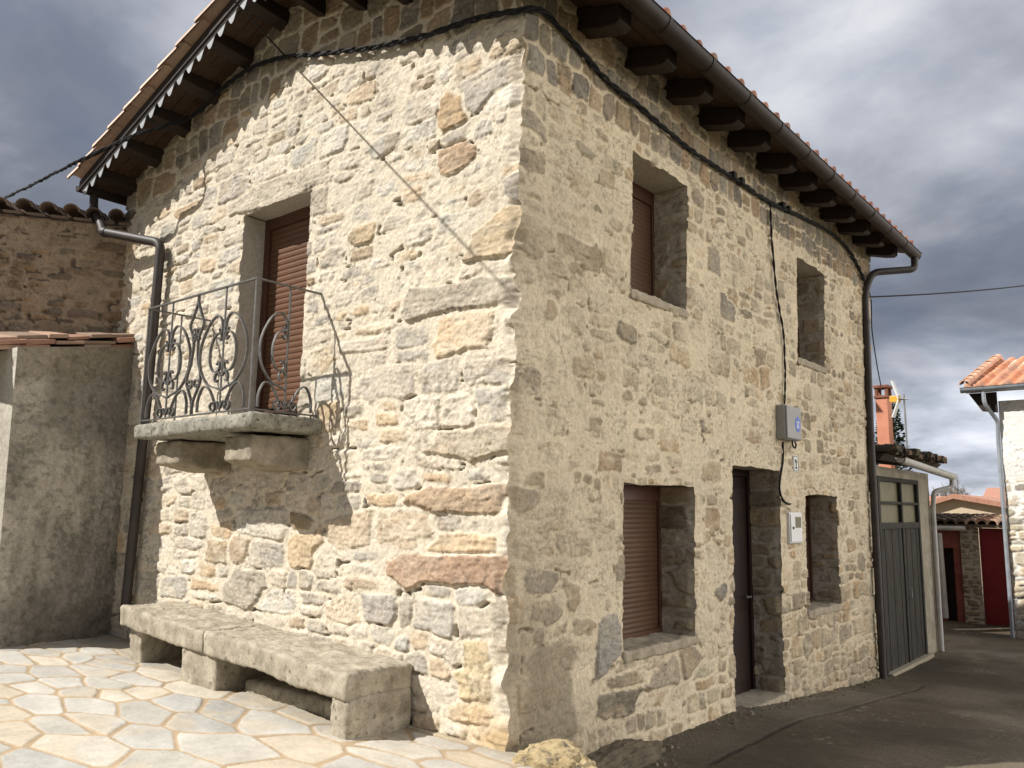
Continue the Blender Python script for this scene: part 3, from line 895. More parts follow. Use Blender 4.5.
def window_R(key, mat, name='window', sill=True, label=None):
    a, b, c, d = OP_R[key]
    x = float(lean((c + d) / 2)) - DEPTH_R
    f = MB()
    f.box(x - .03, x + .015, a - .02, a + .035, c, d + .02); f.box(x - .03, x + .015, b - .045, b + .02, c, d + .02)
    f.box(x - .028, x + .013, a + .035, b - .045, d - .13, d + .02); f.box(x - .028, x + .02, a + .035, b - .045, c, c + .07)
    fr = f.build(name, M['frame'], house, bevel=.004)
    if label: fr['label'] = label
    s = MB(); slats(s, (x - .008, a + .03, c + .06), (0, 1, 0), b - a - .07, c + .06, d - .12, (1, 0, 0), .042, .0028)
    s.build('shutter', mat, fr)
    if sill:
        V, F = rough_box(x + .01, float(lean(c)) + .034, a - .012, b + .02, c - .05, c + .035, res=.016, rnd=.012, amp=.022, amp2=.006, scale=7, seed=int(a * 50))
        mesh_np('sill', V, F, M['sill'], fr)
    return fr


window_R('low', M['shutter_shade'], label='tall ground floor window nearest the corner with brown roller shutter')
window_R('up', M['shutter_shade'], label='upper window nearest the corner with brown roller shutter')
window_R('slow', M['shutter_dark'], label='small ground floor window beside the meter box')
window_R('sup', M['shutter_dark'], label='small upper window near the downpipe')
a, b, c, d = OP_R['door']
x = float(lean(.8)) - DEPTH_R
f = MB(); f.box(x - .04, x + .02, a - .02, a + .06, c, d + .02); f.box(x - .04, x + .02, b - .06, b + .02, c, d + .02); f.box(x - .038, x + .018, a + .06, b - .06, d - .07, d + .02)
dr = f.build('door', M['door'], house, bevel=.004)
p = MB(); p.box(x - .05, x - .01, a + .06, b - .06, c, d - .07)
for (y0, y1) in ((a + .13, (a + b) / 2 - .05), ((a + b) / 2 + .05, b - .13)):
    for (z0, z1) in ((c + .18, c + .9), (c + 1.05, d - .2)): p.box(x - .012, x + .004, y0, y1, z0, z1)
p.build('door_leaf', M['door'], dr, bevel=.005)
h_ = MB(); h_.tube([(x - .008, b - .13, .62), (x + .05, b - .13, .62), (x + .05, b - .24, .62)], .009)
h_.build('handle', M['steel'], dr, smooth=True)
V, F = rough_box(x - .02, .05, a - .02, b + .02, c - .06, c + .06, res=.025, rnd=.015, amp=.008, seed=71)
mesh_np('doorstep', V, F, M['sill'], dr)

# balcony door
a, b, c, d = OP_L[0]
a2, b2 = a + .02, b + .05
y = DEPTH_L
f = MB()
f.box(a2 - .02, a2 + .07, y - .02, y + .04, c, d + .02); f.box(b2 - .07, b2 + .02, y - .02, y + .04, c, d + .02); f.box(a2 + .07, b2 - .07, y - .018, y + .038, d - .10, d + .02)
bd = f.build('balcony_door', M['frame'], house, bevel=.004)
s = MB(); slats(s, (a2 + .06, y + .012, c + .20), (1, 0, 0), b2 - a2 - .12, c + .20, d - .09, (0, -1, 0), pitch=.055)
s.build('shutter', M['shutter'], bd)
t_ = MB(); t_.box(a2 + .07, b2 - .07, y - .03, y + .03, c, c + .13); t_.box(a2 + .0, b2 - .0, y - .06, y - .02, c + .13, c + .17)
t_.build('bottom_rail', M['frame'], bd, bevel=.006)

# ---- balcony: slab, two corbels, iron railing
bal = bpy.data.objects.new('balcony', None); COL.objects.link(bal); bal.parent = house
SX0, SX1, SY, SZ0, SZ1 = -3.90, -1.99, -.68, 2.125, 2.255


def slab_xf(V):
    V = V.copy()
    t = (V[:, 0] - SX0) / (SX1 - SX0)
    V[:, 2] -= .035 * sstep(.55, .0, t) * (V[:, 2] < 2.2)
    V[:, 2] += .03 * sstep(.35, .0, t) * (V[:, 2] < 2.2)
    return V


V, F = rough_box(SX0, SX1, SY, .02, SZ0, SZ1, res=.022, rnd=.035, amp=.016, scale=5, seed=81, xf=slab_xf)
mesh_np('slab', V, F, M['slab'], bal)


def corbel(x0, x1, yf, zb, seed):
    def xf(V):
        V = V.copy(); t = np.clip(-V[:, 1] / -yf, 0, 1)
        V[:, 2] = 2.10 - (2.10 - V[:, 2]) * (1 - .22 * t ** 2)
        xm = (x0 + x1) / 2
        V[:, 0] = xm + (V[:, 0] - xm) * (1 - .12 * t)
        return V
    V, F = rough_box(x0, x1, yf, .03, zb, 2.10, res=.018, rnd=.03, amp=.022, scale=5, seed=seed, xf=xf, amp2=.008)
    mesh_np('corbel', V, F, M['corbel'], bal)


corbel(-3.80, -3.30, -.52, 1.83, 83)
corbel(-2.62, -2.15, -.54, 1.83, 87)


def spline(pts, n=10):
    P = [Vector((*p, 0)) for p in pts]
    P = [P[0] * 2 - P[1]] + P + [P[-1] * 2 - P[-2]]
    out = []
    for i in range(1, len(P) - 2):
        for k in range(n):
            t = k / n
            a, b, c, d = P[i - 1], P[i], P[i + 1], P[i + 2]
            q = .5 * ((2 * b) + (c - a) * t + (2 * a - 5 * b + 4 * c - d) * t * t + (3 * b - 3 * c + d - a) * t ** 3)
            out.append((q.x, q.y))
    out.append((P[-2].x, P[-2].y))
    return out


def scroll(cx, cy, r, a0, a1, n=14, r1=.35):
    return [(cx + r * (1 - (1 - r1) * k / n) * math.cos(a0 + (a1 - a0) * k / n), cy + r * (1 - (1 - r1) * k / n) * math.sin(a0 + (a1 - a0) * k / n)) for k in range(n + 1)]


def motif(s0, a, sgn):
    """one half (side sgn) of the wrought scrollwork round the bar at s0; a = half width available"""
    L = []
    m = lambda pts: [(s0 + sgn * q[0] * a, q[1]) for q in pts]
    # large outer oval, curled at its head, gathered at the bar below
    L.append(m(spline([(.16, .70), (.10, .655), (.05, .69), (.10, .775), (.28, .815), (.56, .74), (.80, .56), (.76, .38), (.48, .245), (.14, .20), (.02, .18)])))
    # inner C
    L.append(m(spline([(.18, .625), (.10, .60), (.08, .64), (.17, .665), (.33, .63), (.44, .53), (.43, .42), (.30, .345), (.13, .345), (.07, .385), (.12, .42), (.18, .395)])))
    # little scrolls between
    L.append(m(spline([(.02, .30), (.12, .335), (.22, .30), (.20, .255), (.12, .265)])))
    # bottom arch with its curl
    L.append(m(spline([(.80, .02), (.78, .13), (.62, .225), (.40, .20), (.22, .10), (.16, .035), (.26, .015), (.34, .055), (.28, .085)])))
    L.append(m(spline([(.02, .03), (.10, .085), (.19, .08), (.2, .045)])))
    return L


def lyre(c, w):
    L = []
    for sg in (-1, 1):
        m = lambda pts: [(c + sg * q[0] * w, q[1]) for q in pts]
        L.append(m(spline([(.0, 1.04), (.02, .97), (.16, .86), (.25, .78), (.13, .69), (.08, .60), (.14, .45), (.24, .35), (.24, .27), (.10, .17), (.02, .10), (.0, .0)])))
        L.append(m(spline([(.14, .735), (.06, .75), (.03, .70), (.10, .685), (.13, .71)])))
        L.append(m(spline([(.14, .66), (.06, .64), (.03, .685), (.10, .70)])))
        L.append(m(spline([(.20, .285), (.08, .30), (.03, .26), (.12, .235), (.17, .26)])))
    return L


RZ0, RZ1 = 2.285, 3.335
rail = MB()
XA, XB, YF = -3.83, -2.09, -.64
cnr = [(XA, YF), (XB, YF)]
for z, hh in ((RZ1, .012), (RZ0, .010)):
    rail.bar((XA - .012, YF, z), (XB + .012, YF, z), .026, hh); rail.bar((XB, YF + .013, z), (XB, .02, z), .026, hh); rail.bar((XA, YF + .013, z), (XA, .02, z), .026, hh)
for (x, y) in cnr:
    rail.box(x - .009, x + .009, y - .009, y + .009, SZ1 - .02, RZ1 - .006)
for (x, y) in ((XA, -.06), (XB, -.06)):
    rail.bar((x, y, SZ1 - .02), (x, y, RZ0), .012, .012, up=(1, 0, 0))


def iron_panel(p0, p1, curves, bars):
    p0, p1 = Vector((*p0, 0)), Vector((*p1, 0)); d = (p1 - p0).normalized()
    nn = Vector((-d.y, d.x, 0))
    for c in curves:
        pts = [p0 + d * s + Vector((0, 0, RZ0 + z)) for s, z in c]
        # flat wrought strip
        vs = []
        for i, p in enumerate(pts):
            t = (pts[min(i + 1, len(pts) - 1)] - pts[max(i - 1, 0)]).normalized(); mm = t.cross(nn)
            vs += [p + nn * .012 + mm * .0055, p - nn * .012 + mm * .0055, p - nn * .012 - mm * .0055, p + nn * .012 - mm * .0055]
        rail.add(vs, [(4 * i + j, 4 * i + (j + 1) % 4, 4 * i + 4 + (j + 1) % 4, 4 * i + 4 + j) for i in range(len(pts) - 1) for j in range(4)])
    for s in bars:
        q = p0 + d * s
        rail.tube([q + Vector((0, 0, RZ0)), q + Vector((0, 0, RZ1 - .006))], .0095, 6)


Wf = XB - XA
qh = Wf / 4
cv = []
for s0 in (qh, 3 * qh):
    cv += motif(s0, qh, 1) + motif(s0, qh, -1)
cv += lyre(2 * qh, qh)
iron_panel((XA, YF), (XB, YF), cv, [qh, 3 * qh])
side = motif(.32, .32, -1) + [[(q[0], q[1]) for q in c] for c in motif(.32, .32, 1)[3:]]
iron_panel((XB, YF), (XB, .0), side, [.32])
iron_panel((XA, YF), (XA, .0), [], [.32])
rail.build('railing', M['iron'], bal, smooth=True)

# ---- roof
YV, YB = -.50, 8.42        # verge and back end of the roof
XE, XW = .60, -6.02        # eaves
TT = np.array([(.28, .115, .075), (.34, .15, .095), (.25, .105, .07), (.38, .20, .14), (.30, .13, .085), (.27, .14, .10)])


def tile_slope(x_ridge, z_ridge, x_eave, slope, y0, y1, per=.205, row=.36, seed=1, lift=.03, pal=TT, nu=10):
    ln = abs(x_eave - x_ridge) * math.sqrt(1 + slope ** 2)
    sg = 1 if x_eave > x_ridge else -1
    ss = []
    nr = int(math.ceil(ln / row))
    for r in range(nr):
        for t in (0.0, .5, .97): ss.append(min(ln, (r + t) * row))
    ss = np.unique(np.array(ss + [ln]))
    ys = np.arange(y0, y1 + 1e-6, per / nu)
    Sg, Yg = np.meshgrid(ss, ys, indexing='ij')
    ph = (Yg - y0) / per
    colI = np.floor(ph).astype(int); rowI = np.floor(Sg / row + 1e-6).astype(int)
    c = np.cos(2 * np.pi * (ph - .5))
    prof = .042 * np.sign(c) * np.abs(c) ** .8
    rng = np.random.RandomState(seed)
    jit = rng.uniform(-.006, .006, (rowI.max() + 2, colI.max() + 2))[rowI, colI]
    h = lift + .045 + prof + .020 * ((Sg / row) - rowI) + jit * (c > 0)
    cosx = 1 / math.sqrt(1 + slope ** 2)
    X = x_ridge + sg * Sg * cosx + sg * h * slope * cosx
    Z = z_ridge - slope * Sg * cosx + h * cosx
    tone = rng.randint(0, len(pal), (rowI.max() + 2, colI.max() + 2))[rowI, colI]
    colr = pal[tone] * (1 + .15 * fbm(Sg * 3, Yg * 3, seed, 3)[..., None])
    lich = sstep(.15, .5, fbm(Sg * 2.2, Yg * 2.2, seed + 3, 4))[..., None]
    colr = colr * (1 - .4 * lich) + np.array([.30, .27, .21]) * .4 * lich
    P = np.stack([X, Yg, Z], -1)
    # closed lower edge down to the boarding
    low = P[-1].copy(); low[:, 2] = np.minimum(low[:, 2] - .02, z_ridge - slope * ln * cosx + .03)
    low[:, 0] -= sg * .01
    P = np.concatenate([P, low[None]], 0); colr = np.concatenate([colr, colr[-1:] * .8], 0)
    F = grid_faces(len(ss) + 1, len(ys))
    if sg < 0: F = F[:, ::-1]
    return P.reshape(-1, 3), F, colr.reshape(-1, 3)


DT = .03
zr_top = RIDGE_Z + DT
P1, F1_, C1 = tile_slope(RIDGE_X, zr_top, XE + .05, SR, YV + .06, YB, per=.275, seed=11, nu=12)
P2, F2_, C2 = tile_slope(RIDGE_X, zr_top, XW - .04, SL, YV + .06, YB, seed=12)
roof = mesh_np('roof', np.concatenate([P1, P2]), np.concatenate([F1_, F2_ + len(P1)]), M['tile'], house, np.concatenate([C1, C2]))


def barrel(mb, a, b, r, seed, n=7, tw=0.0, row=.36, col=(.55, .33, .24), lat=(0, 1, 0)):
    """overlapping half-round cover tiles laid along a->b"""
    a, b = Vector(a), Vector(b); L = (b - a).length; d = (b - a).normalized(); lat = Vector(lat); up = lat.cross(d).normalized()
    if up.z < 0: up = -up
    rng = random.Random(seed); k = int(math.ceil(L / row))
    for i in range(k):
        s0, s1 = i * row, min(L, (i + 1) * row + .05)
        kf = rng.uniform(.82, 1.12); cc = tuple(q * kf for q in col)
        dz = rng.uniform(-.006, .006)
        vs = []
        for s, off, rr in ((s0, .0, r * .92), (s1, .020, r * 1.06)):
            for (q, wt) in ((1, 0), (.82, 1)):
                for j in range(n):
                    g = math.pi * j / (n - 1)
                    vs.append(a + d * s + lat * (math.cos(g) * rr * q) + up * (math.sin(g) * rr * q + off + dz))
        fs = []
        for j in range(n - 1):
            fs += [(j, j + 1, 2 * n + j + 1, 2 * n + j), (n + j + 1, n + j, 3 * n + j, 3 * n + j + 1), (2 * n + j, 2 * n + j + 1, 3 * n + j + 1, 3 * n + j), (j + 1, j, n + j, n + j + 1)]
        mb.add(vs, fs, cc)


vt = MB()
zoff = .035
barrel(vt, (RIDGE_X, YV - .0, zr_top + zoff), (XE + .05, YV - .0, zr_top + zoff - SR * (XE + .05 - RIDGE_X)), .095, 21, col=(.55, .40, .31))
barrel(vt, (RIDGE_X, YV - .0, zr_top + zoff), (XW - .10, YV - .0, zr_top + zoff - SL * (RIDGE_X - XW + .10)), .095, 22, col=(.55, .40, .31))
vt.build('verge_tiles', M['tile'], roof, smooth=True)
rt = MB(); barrel(rt, (RIDGE_X, YV - .05, zr_top + .07), (RIDGE_X, YB, zr_top + .07), .12, 23, lat=(1, 0, 0), col=(.46, .23, .15))
rt.build('ridge_tiles', M['tile'], roof, smooth=True)

# boarded deck: visible as the soffit under verge and eave
sof = MB()
bw = .125


def slope_board(x0, x1, y0, y1, c):
    z = lambda x: float(deck(np.array(x)))
    sof.hexa([(x0, y0, z(x0)), (x1, y0, z(x1)), (x1, y1, z(x1)), (x0, y1, z(x0)), (x0, y0, z(x0) + DT - .003), (x1, y0, z(x1) + DT - .003), (x1, y1, z(x1) + DT - .003), (x0, y1, z(x0) + DT - .003)], c)


rngb = random.Random(4)
yb = YV + .0
while yb < .16:
    for (x0, x1) in ((XW, RIDGE_X), (RIDGE_X, XE)): slope_board(x0, x1, yb + .003, yb + bw - .003, (1, 1, 1))
    yb += bw
slope_board(XW, RIDGE_X, yb, YB - .03, (1, 1, 1)); slope_board(RIDGE_X, -.35, yb, YB - .03, (1, 1, 1))
xb = -.35
while xb < XE - .01:
    slope_board(xb + .003, min(xb + bw, XE) - .003, yb, YB - .03, (1, 1, 1)); xb += bw
sof.build('soffit_boards', M['wood_soffit'], house)

# purlin ends carried out over the gable
for k in range(12):
    x = -5.72 + .575 * k
    if x > .4: break
    z = float(deck(np.array(x)))
    sl = SL if x < RIDGE_X else -SR
    m = MB(); hh, wd = .16, .125
    m.hexa([(x - wd / 2, YV + .03, z - hh * .70 - wd / 2 * sl), (x + wd / 2, YV + .03, z - hh * .70 + wd / 2 * sl), (x + wd / 2, .12, z - hh + wd / 2 * sl), (x - wd / 2, .12, z - hh - wd / 2 * sl),
            (x - wd / 2, YV + .03, z - .004 - wd / 2 * sl), (x + wd / 2, YV + .03, z - .004 + wd / 2 * sl), (x + wd / 2, .12, z - .004 + wd / 2 * sl), (x - wd / 2, .12, z - .004 - wd / 2 * sl)])
    m.build('purlin', M['wood_dark'], house, bevel=.008)
# rafter tails under the long eave
ry = [.05, .70, 1.42, 2.09, 2.76, 3.38, 4.08, 4.71, 5.35, 6.05, 6.68, 7.30, 7.92]
for y in ry:
    m = MB(); poly = []
    x0, x1 = -.15, .53
    zt = lambda x: float(deck(np.array(x))) - .004
    pts = [(x0, zt(x0) - .185), (x1 - .16, zt(x1 - .16) - .18), (x1 - .05, zt(x1 - .05) - .165), (x1 - .005, zt(x1) - .13), (x1, zt(x1) - .05), (x1, zt(x1)), (x0, zt(x0))]
    m.prism([(px, y - .085, pz) for px, pz in pts], (0, .17, 0))
    m.build('rafter', M['wood_dark'], house, bevel=.006)
# bargeboard and scalloped metal trim
bb = MB()
for (xa, xe) in ((RIDGE_X, XW), (RIDGE_X, XE)):
    za, ze = float(deck(np.array(xa))), float(deck(np.array(xe)))
    bb.hexa([(xa, YV, za - .075), (xe, YV, ze - .075), (xe, YV + .025, ze - .075), (xa, YV + .025, za - .075), (xa, YV, za + .028), (xe, YV, ze + .028), (xe, YV + .025, ze + .028), (xa, YV + .025, za + .028)])
bb.build('bargeboard', M['wood_dark'], house)


def scallop(name, xa, xe):
    n = int(round(abs(xe - xa) / .180)); m = MB()
    sg = 1 if xe > xa else -1; pit = abs(xe - xa) / n
    z = lambda x: float(deck(np.array(x))) - .020
    prof = [(-.5, .078), (-.44, .080), (-.37, .090), (-.30, .112), (-.24, .132), (-.18, .150), (-.11, .166), (0, .174), (.11, .166), (.18, .150), (.24, .132), (.30, .112), (.37, .090), (.44, .080), (.5, .078)]
    for i in range(n):
        xc = xa + sg * (i + .5) * pit
        bot = [(xc + q[0] * pit, YV + .0265, z(xc + q[0] * pit) - q[1]) for q in prof]
        topp = [(xc + q[0] * pit, YV + .0265, z(xc + q[0] * pit)) for q in prof]
        vs = bot + topp + [(p[0], p[1] + .003, p[2]) for p in bot + topp]
        k = len(prof); fs = []
        for j in range(k - 1):
            fs += [(j, j + 1, k + j + 1, k + j), (2 * k + j + 1, 2 * k + j, 3 * k + j, 3 * k + j + 1), (j + 1, j, 2 * k + j, 2 * k + j + 1)]
        m.add(vs, fs)
    m.build(name, M['trim'], house)


scallop('scalloped_trim', RIDGE_X, XW + .02)
scallop('scalloped_trim', RIDGE_X, XE)


# gutter along the eave
def gutter(mb, a, b, r, n=10, joints=(), up=(0, 0, 1)):
    a, b = Vector(a), Vector(b); d = (b - a).normalized(); up = Vector(up); sd = d.cross(up).normalized()
    prof = []
    for j in range(n + 1):
        g = math.pi * j / n
        prof.append((math.cos(g) * r, -math.sin(g) * r))
    prof = [(r * 1.12, .012)] + [(r, .012)] + prof + [(-r, .012), (-r * 1.12, .012)]
    pin = [(p[0] * .9, p[1] * .9 + .004) for p in prof]
    k = len(prof)
    vs = []
    for q in (a, b):
        for pr in (prof, pin):
            for s, t in pr: vs.append(q + sd * s + up * t)
    fs = []
    for j in range(k - 1):
        fs += [(j, j + 1, 2 * k + j + 1, 2 * k + j), (k + j + 1, k + j, 3 * k + j, 3 * k + j + 1), (j + 1, j, k + j, k + j + 1), (2 * k + j, 2 * k + j + 1, 3 * k + j + 1, 3 * k + j)]
    mb.add(vs, fs)
    for q in (a, b):   # stop ends
        vs = [q + sd * s + up * t for s, t in prof[2:-2]]; mb.add(vs, [tuple(range(len(vs)))])
    for t in joints:
        q = a + (b - a) * t
        vs = []
        for dd in (-.022, .022):
            for s, u_ in prof[1:-1]: vs.append(q + d * dd + sd * s * 1.09 + up * (u_ * 1.09))
        kk = len(prof) - 2
        mb.add(vs, [(j, j + 1, kk + j + 1, kk + j) for j in range(kk - 1)])


GZ = float(deck(np.array(XE))) - .005
GX = XE + .075
m = MB(); gutter(m, (GX, YV + .02, GZ), (GX, YB - .02, GZ - .03), .078, joints=[k / 12 for k in range(1, 12)])
gut = m.build('gutter', M['gutter'], house, smooth=True)
# eave fascia board behind it
m = MB(); m.box(XE - .02, XE - .0, YV + .03, YB - .04, GZ - .03, GZ + .03); m.build('fascia', M['wood_dark'], house)


def smoothpath(pts, n=6):
    P = [Vector(p) for p in pts]
    P = [P[0] * 2 - P[1]] + P + [P[-1] * 2 - P[-2]]
    out = []
    for i in range(1, len(P) - 2):
        for k in range(n):
            t = k / n; a, b, c, d = P[i - 1], P[i], P[i + 1], P[i + 2]
            out.append(.5 * ((2 * b) + (c - a) * t + (2 * a - 5 * b + 4 * c - d) * t * t + (3 * b - 3 * c + d - a) * t ** 3))
    out.append(P[-2])
    return out


def elbowpath(pts, r=.09, n=5):
    """polyline with rounded corners"""
    P = [Vector(p) for p in pts]; out = [P[0]]
    for i in range(1, len(P) - 1):
        a = (P[i - 1] - P[i]); b = (P[i + 1] - P[i]); ra = min(r, a.length * .45, b.length * .45)
        p0 = P[i] + a.normalized() * ra; p1 = P[i] + b.normalized() * ra
        for k in range(n + 1):
            t = k / n; out.append(p0 * (1 - t) ** 2 + P[i] * 2 * t * (1 - t) + p1 * t * t)
    out.append(P[-1])
    return out


ya = YB - .12
m = MB()
dpx = .085
pts = elbowpath([(GX, ya, GZ - .06), (GX, ya, GZ - .26), (.22, 7.80, 4.93), (.135, 7.72, 4.62), (dpx + .01, 7.78, 2.5), (dpx - .005, 7.84, -.70)], .12)
m.tube(pts, .050, 12)
for z in (4.2, 2.6, 1.0, -.2):
    q = [float(np.interp(z, [-.7, 2.5, 4.62], v)) for v in ((dpx - .005, dpx + .01, .135), (7.84, 7.78, 7.72))]
    m.tube([(*q, z - .02), (*q, z + .02)], .056, 12)
o = m.build('downpipe', M['pipe_dark'], house, smooth=True); o['label'] = 'dark brown downpipe at the far end of the shaded facade'
# left eave: gutter, outlet, branch and the pipe that runs down behind the balcony
GLX = XW - .07
GLZ = float(deck(np.array(XW))) - .005
m = MB(); gutter(m, (GLX, YV + .02, GLZ), (GLX, 4.0, GLZ - .02), .07, joints=[.2, .5, .8])
m.build('gutter', M['gutter'], house, smooth=True)
m = MB()
pe = at(104, 232, 1, -.32)
pw = at(161, 243, 1, -.10)
m.tube(elbowpath([pe, pw, at(147, 400, 1, -.09), at(124, 622, 1, -.10)], .10, 6), .050, 12)
m.tube([pe - (pw - pe).length * 0 * Vector((1, 0, 0)) if False else Vector(pe), Vector(pe) + (Vector(pw) - Vector(pe)).normalized() * .05], .058, 12)
for (px, py) in ((156, 300), (151, 352), (137, 500)):
    q = Vector(at(px, py, 1, -.093)); m.tube([q + Vector((0, 0, -.02)), q + Vector((0, 0, .02))], .056, 12)
o = m.build('downpipe', M['pipe_dark'], house, smooth=True); o['label'] = 'dark downpipe behind the balcony with a pipe elbow at its top'
m = MB()
m.tube(elbowpath([(GLX, -.30, GLZ - .05), (GLX + .02, -.30, GLZ - .22), Vector(pe) + Vector((-.12, .02, .10)), Vector(pe) + Vector((-.02, .0, -.005))], .06), .048, 10)
m.build('outlet_pipe', M['pipe_dark'], house, smooth=True)

# ------------------------------------------------------------------ cables
def bundle(path, strands=3, r=.011, rad=.014, turns=2.2, sag=0):
    mb = MB(); P = smoothpath(path, 14)
    L = [0]
    for a, b in zip(P[:-1], P[1:]): L.append(L[-1] + (b - a).length)
    for k in range(strands):
        q = []
        for i, p in enumerate(P):
            t = (P[min(i + 1, len(P) - 1)] - P[max(i - 1, 0)]).normalized()
            a = Vector((0, 0, 1)); n1 = t.cross(a).normalized(); n2 = n1.cross(t)
            g = 2 * math.pi * (k / strands + L[i] * turns) + .6 * math.sin(L[i] * 5 + k)
            q.append(p + n1 * (math.cos(g) * rad) + n2 * (math.sin(g) * rad))
        mb.tube(q, r, 6)
    return mb


def wl(px, py, off=.06):
    return at(px, py, 1, -off)


def wr(px, py, off=.05):
    X = off
    for i in range(6):
        P = at(px, py, 0, X); X = off + float(lean(P[2]))
    return P


path = [at(-90, 238, 1, -.05), at(0, 200, 1, -.45), at(75, 163, 1, -.72), at(112, 146, 1, -.62), at(138, 134, 1, -.56), at(172, 124, 1, -.30), wl(198, 112, .10), wl(225, 86, .08), wl(250, 69, .07), wl(280, 58, .07), wl(320, 54, .07), wl(370, 48, .07),
        wl(420, 37, .07), wl(480, 18, .07), wl(515, 11.5, .07), wr(536, 9, .06), wr(552, 19), wr(575, 44), wr(605, 78), wr(640, 107), wr(690, 149), wr(735, 179), wr(770, 202), wr(800, 216), wr(825, 229), wr(845, 245), wr(857, 264), wr(864, 280)]
mb = bundle(path)
# clamps with pale ties
for (px, py) in ((733, 177), (741, 183), (782, 207), (788, 211)):
    q = Vector(wr(px, py, .05)); mb.box(q.x - .03, q.x + .03, q.y - .035, q.y + .035, q.z - .02, q.z + .05)
tag(mb.build('cable_bundle', M['cable'], smooth=True), 'thick twisted black cable bundle running round the house corner below the eaves', 'cable')
mb = bundle([wr(770, 203), wr(771, 225), wr(773, 255), wr(777, 295), wr(783, 330), wr(785, 365), wr(785, 392), wr(784, 407)], 2, .007, .007, 3)
tag(mb.build('drop_cable', M['cable'], smooth=True), 'thin black cable dropping down the shaded facade to the grey box', 'cable')
mb = MB(); mb.tube(smoothpath([wr(783, 442, .03), wr(783, 460, .035), wr(780, 480, .04), wr(780, 492, .04), wr(784, 501, .04), wr(790, 504, .02), wr(791, 498, .0)], 8), .011, 8)
tag(mb.build('meter_cable', M['cable'], smooth=True), 'short black cable curving from the grey box into the wall above the meter box', 'cable')
A = wl(286, 57, .05)
dw = (wl(515, 298, 0) - np.array([.405, .6, -.69]) * 4.2 - A) / 9
mb = MB(); mb.tube([A, A + dw, A + dw * 9.6], .0085, 6)
tag(mb.build('service_wire', M['cable'], smooth=True), 'single thin taut wire leaving the cable bundle beneath the scalloped gable trim', 'cable')
q0 = wr(868, 297, .08)
mb = MB(); P = [Vector(q0)]
e = Vector(at(1024, 285, 1, 13.0))
e = Vector(q0) + (e + Vector((0, 0, .20)) - Vector(q0)) * 3
for k in range(1, 41):
    t = k / 40; P.append(Vector(q0).lerp(e, t) + Vector((0, 0, -.24 * 4 * t * (1 - t))))
mb.tube(P, .012, 6)
tag(mb.build('overhead_cable', M['cable'], smooth=True), 'black overhead cable spanning from the far downpipe to the right across the lane', 'cable')
mb = MB(); mb.tube(smoothpath([wr(866, 284, .05), at(871, 300, 1, 8.1), at(872, 330, 1, 8.2), at(877, 365, 1, 8.8), at(881, 386, 1, 9.6)], 8), .008, 6)
tag(mb.build('chimney_cable', M['cable'], smooth=True), 'thin black cable running down beside the far downpipe toward the orange chimney', 'cable')

# ------------------------------------------------------------------ boxes and plate on the shaded wall
c0 = wr(775, 407, 0); c1 = wr(795, 442, 0)
bx = thing('junction_box', (.02, 4.85, 2.32), 'grey electrical junction box with a blue sticker on the shaded wall', 'electrical box')
y0, y1, z0, z1 = 4.52, 4.95, 2.32, 2.70
xw = float(lean(2.5)) + .02
m = MB(); m.box(xw, xw + .11, y0, y1, z0, z1); m.build('case', M['box_grey'], bx, bevel=.015)
m = MB(); m.box(xw + .112, xw + .13, y0 + .01, y1 - .01, z0 + .01, z1 - .01); m.build('cover', M['box_grey'], bx, bevel=.008)
m = MB()
pl = [(xw + .1305, 4.83 + .075 * math.cos(t * math.pi / 12), 2.50 + .085 * math.sin(t * math.pi / 12)) for t in range(24)]
m.prism(pl, (.002, 0, 0)); st_ = m.build('sticker', M['blue'], bx)
m = MB(); m.box(xw + .133, xw + .134, 4.79, 4.87, 2.515, 2.535); m.box(xw + .133, xw + .134, 4.805, 4.825, 2.455, 2.535); m.box(xw + .133, xw + .134, 4.84, 4.86, 2.455, 2.50)
m.build('sticker_print', M['white_plastic'], st_)
m = MB(); m.tube(smoothpath([(xw + .07, 4.80, 2.33), (xw + .07, 4.83, 2.26), (xw + .06, 4.92, 2.25), (xw + .04, 4.99, 2.30), (xw + .0, 5.0, 2.36)], 6), .010, 8); m.build('cable_loop', M['cable'], bx, smooth=True)

py0, py1, pz0, pz1 = 4.99, 5.14, 1.99, 2.17
xw = float(lean(2.1)) + .025
npl = thing('number_plate', (xw, 5.1, pz0), 'small white house number plate reading 1 on the shaded wall', 'house number')
m = MB(); m.box(xw - .02, xw + .01, py0, py1, pz0, pz1); m.build('plate', M['white_plastic'], npl, bevel=.003)
m = MB(); yc = (py0 + py1) / 2
m.box(xw + .011, xw + .013, yc - .010, yc + .012, pz0 + .045, pz1 - .04); m.bar((xw + .012, yc - .004, pz1 - .046), (xw + .012, yc - .035, pz1 - .072), .002, .018, up=(0, .64, -.77)); m.box(xw + .011, xw + .013, yc - .03, yc + .032, pz0 + .032, pz0 + .046)
m.build('numeral', M['black'], npl)
m = MB()
for bx_ in ((py0 + .008, py0 + .014, pz0 + .008, pz1 - .008), (py1 - .014, py1 - .008, pz0 + .008, pz1 - .008), (py0 + .014, py1 - .014, pz0 + .008, pz0 + .014), (py0 + .014, py1 - .014, pz1 - .014, pz1 - .008)): m.box(xw + .0102, xw + .012, *bx_)
m.build('plate_border', M['black'], npl)

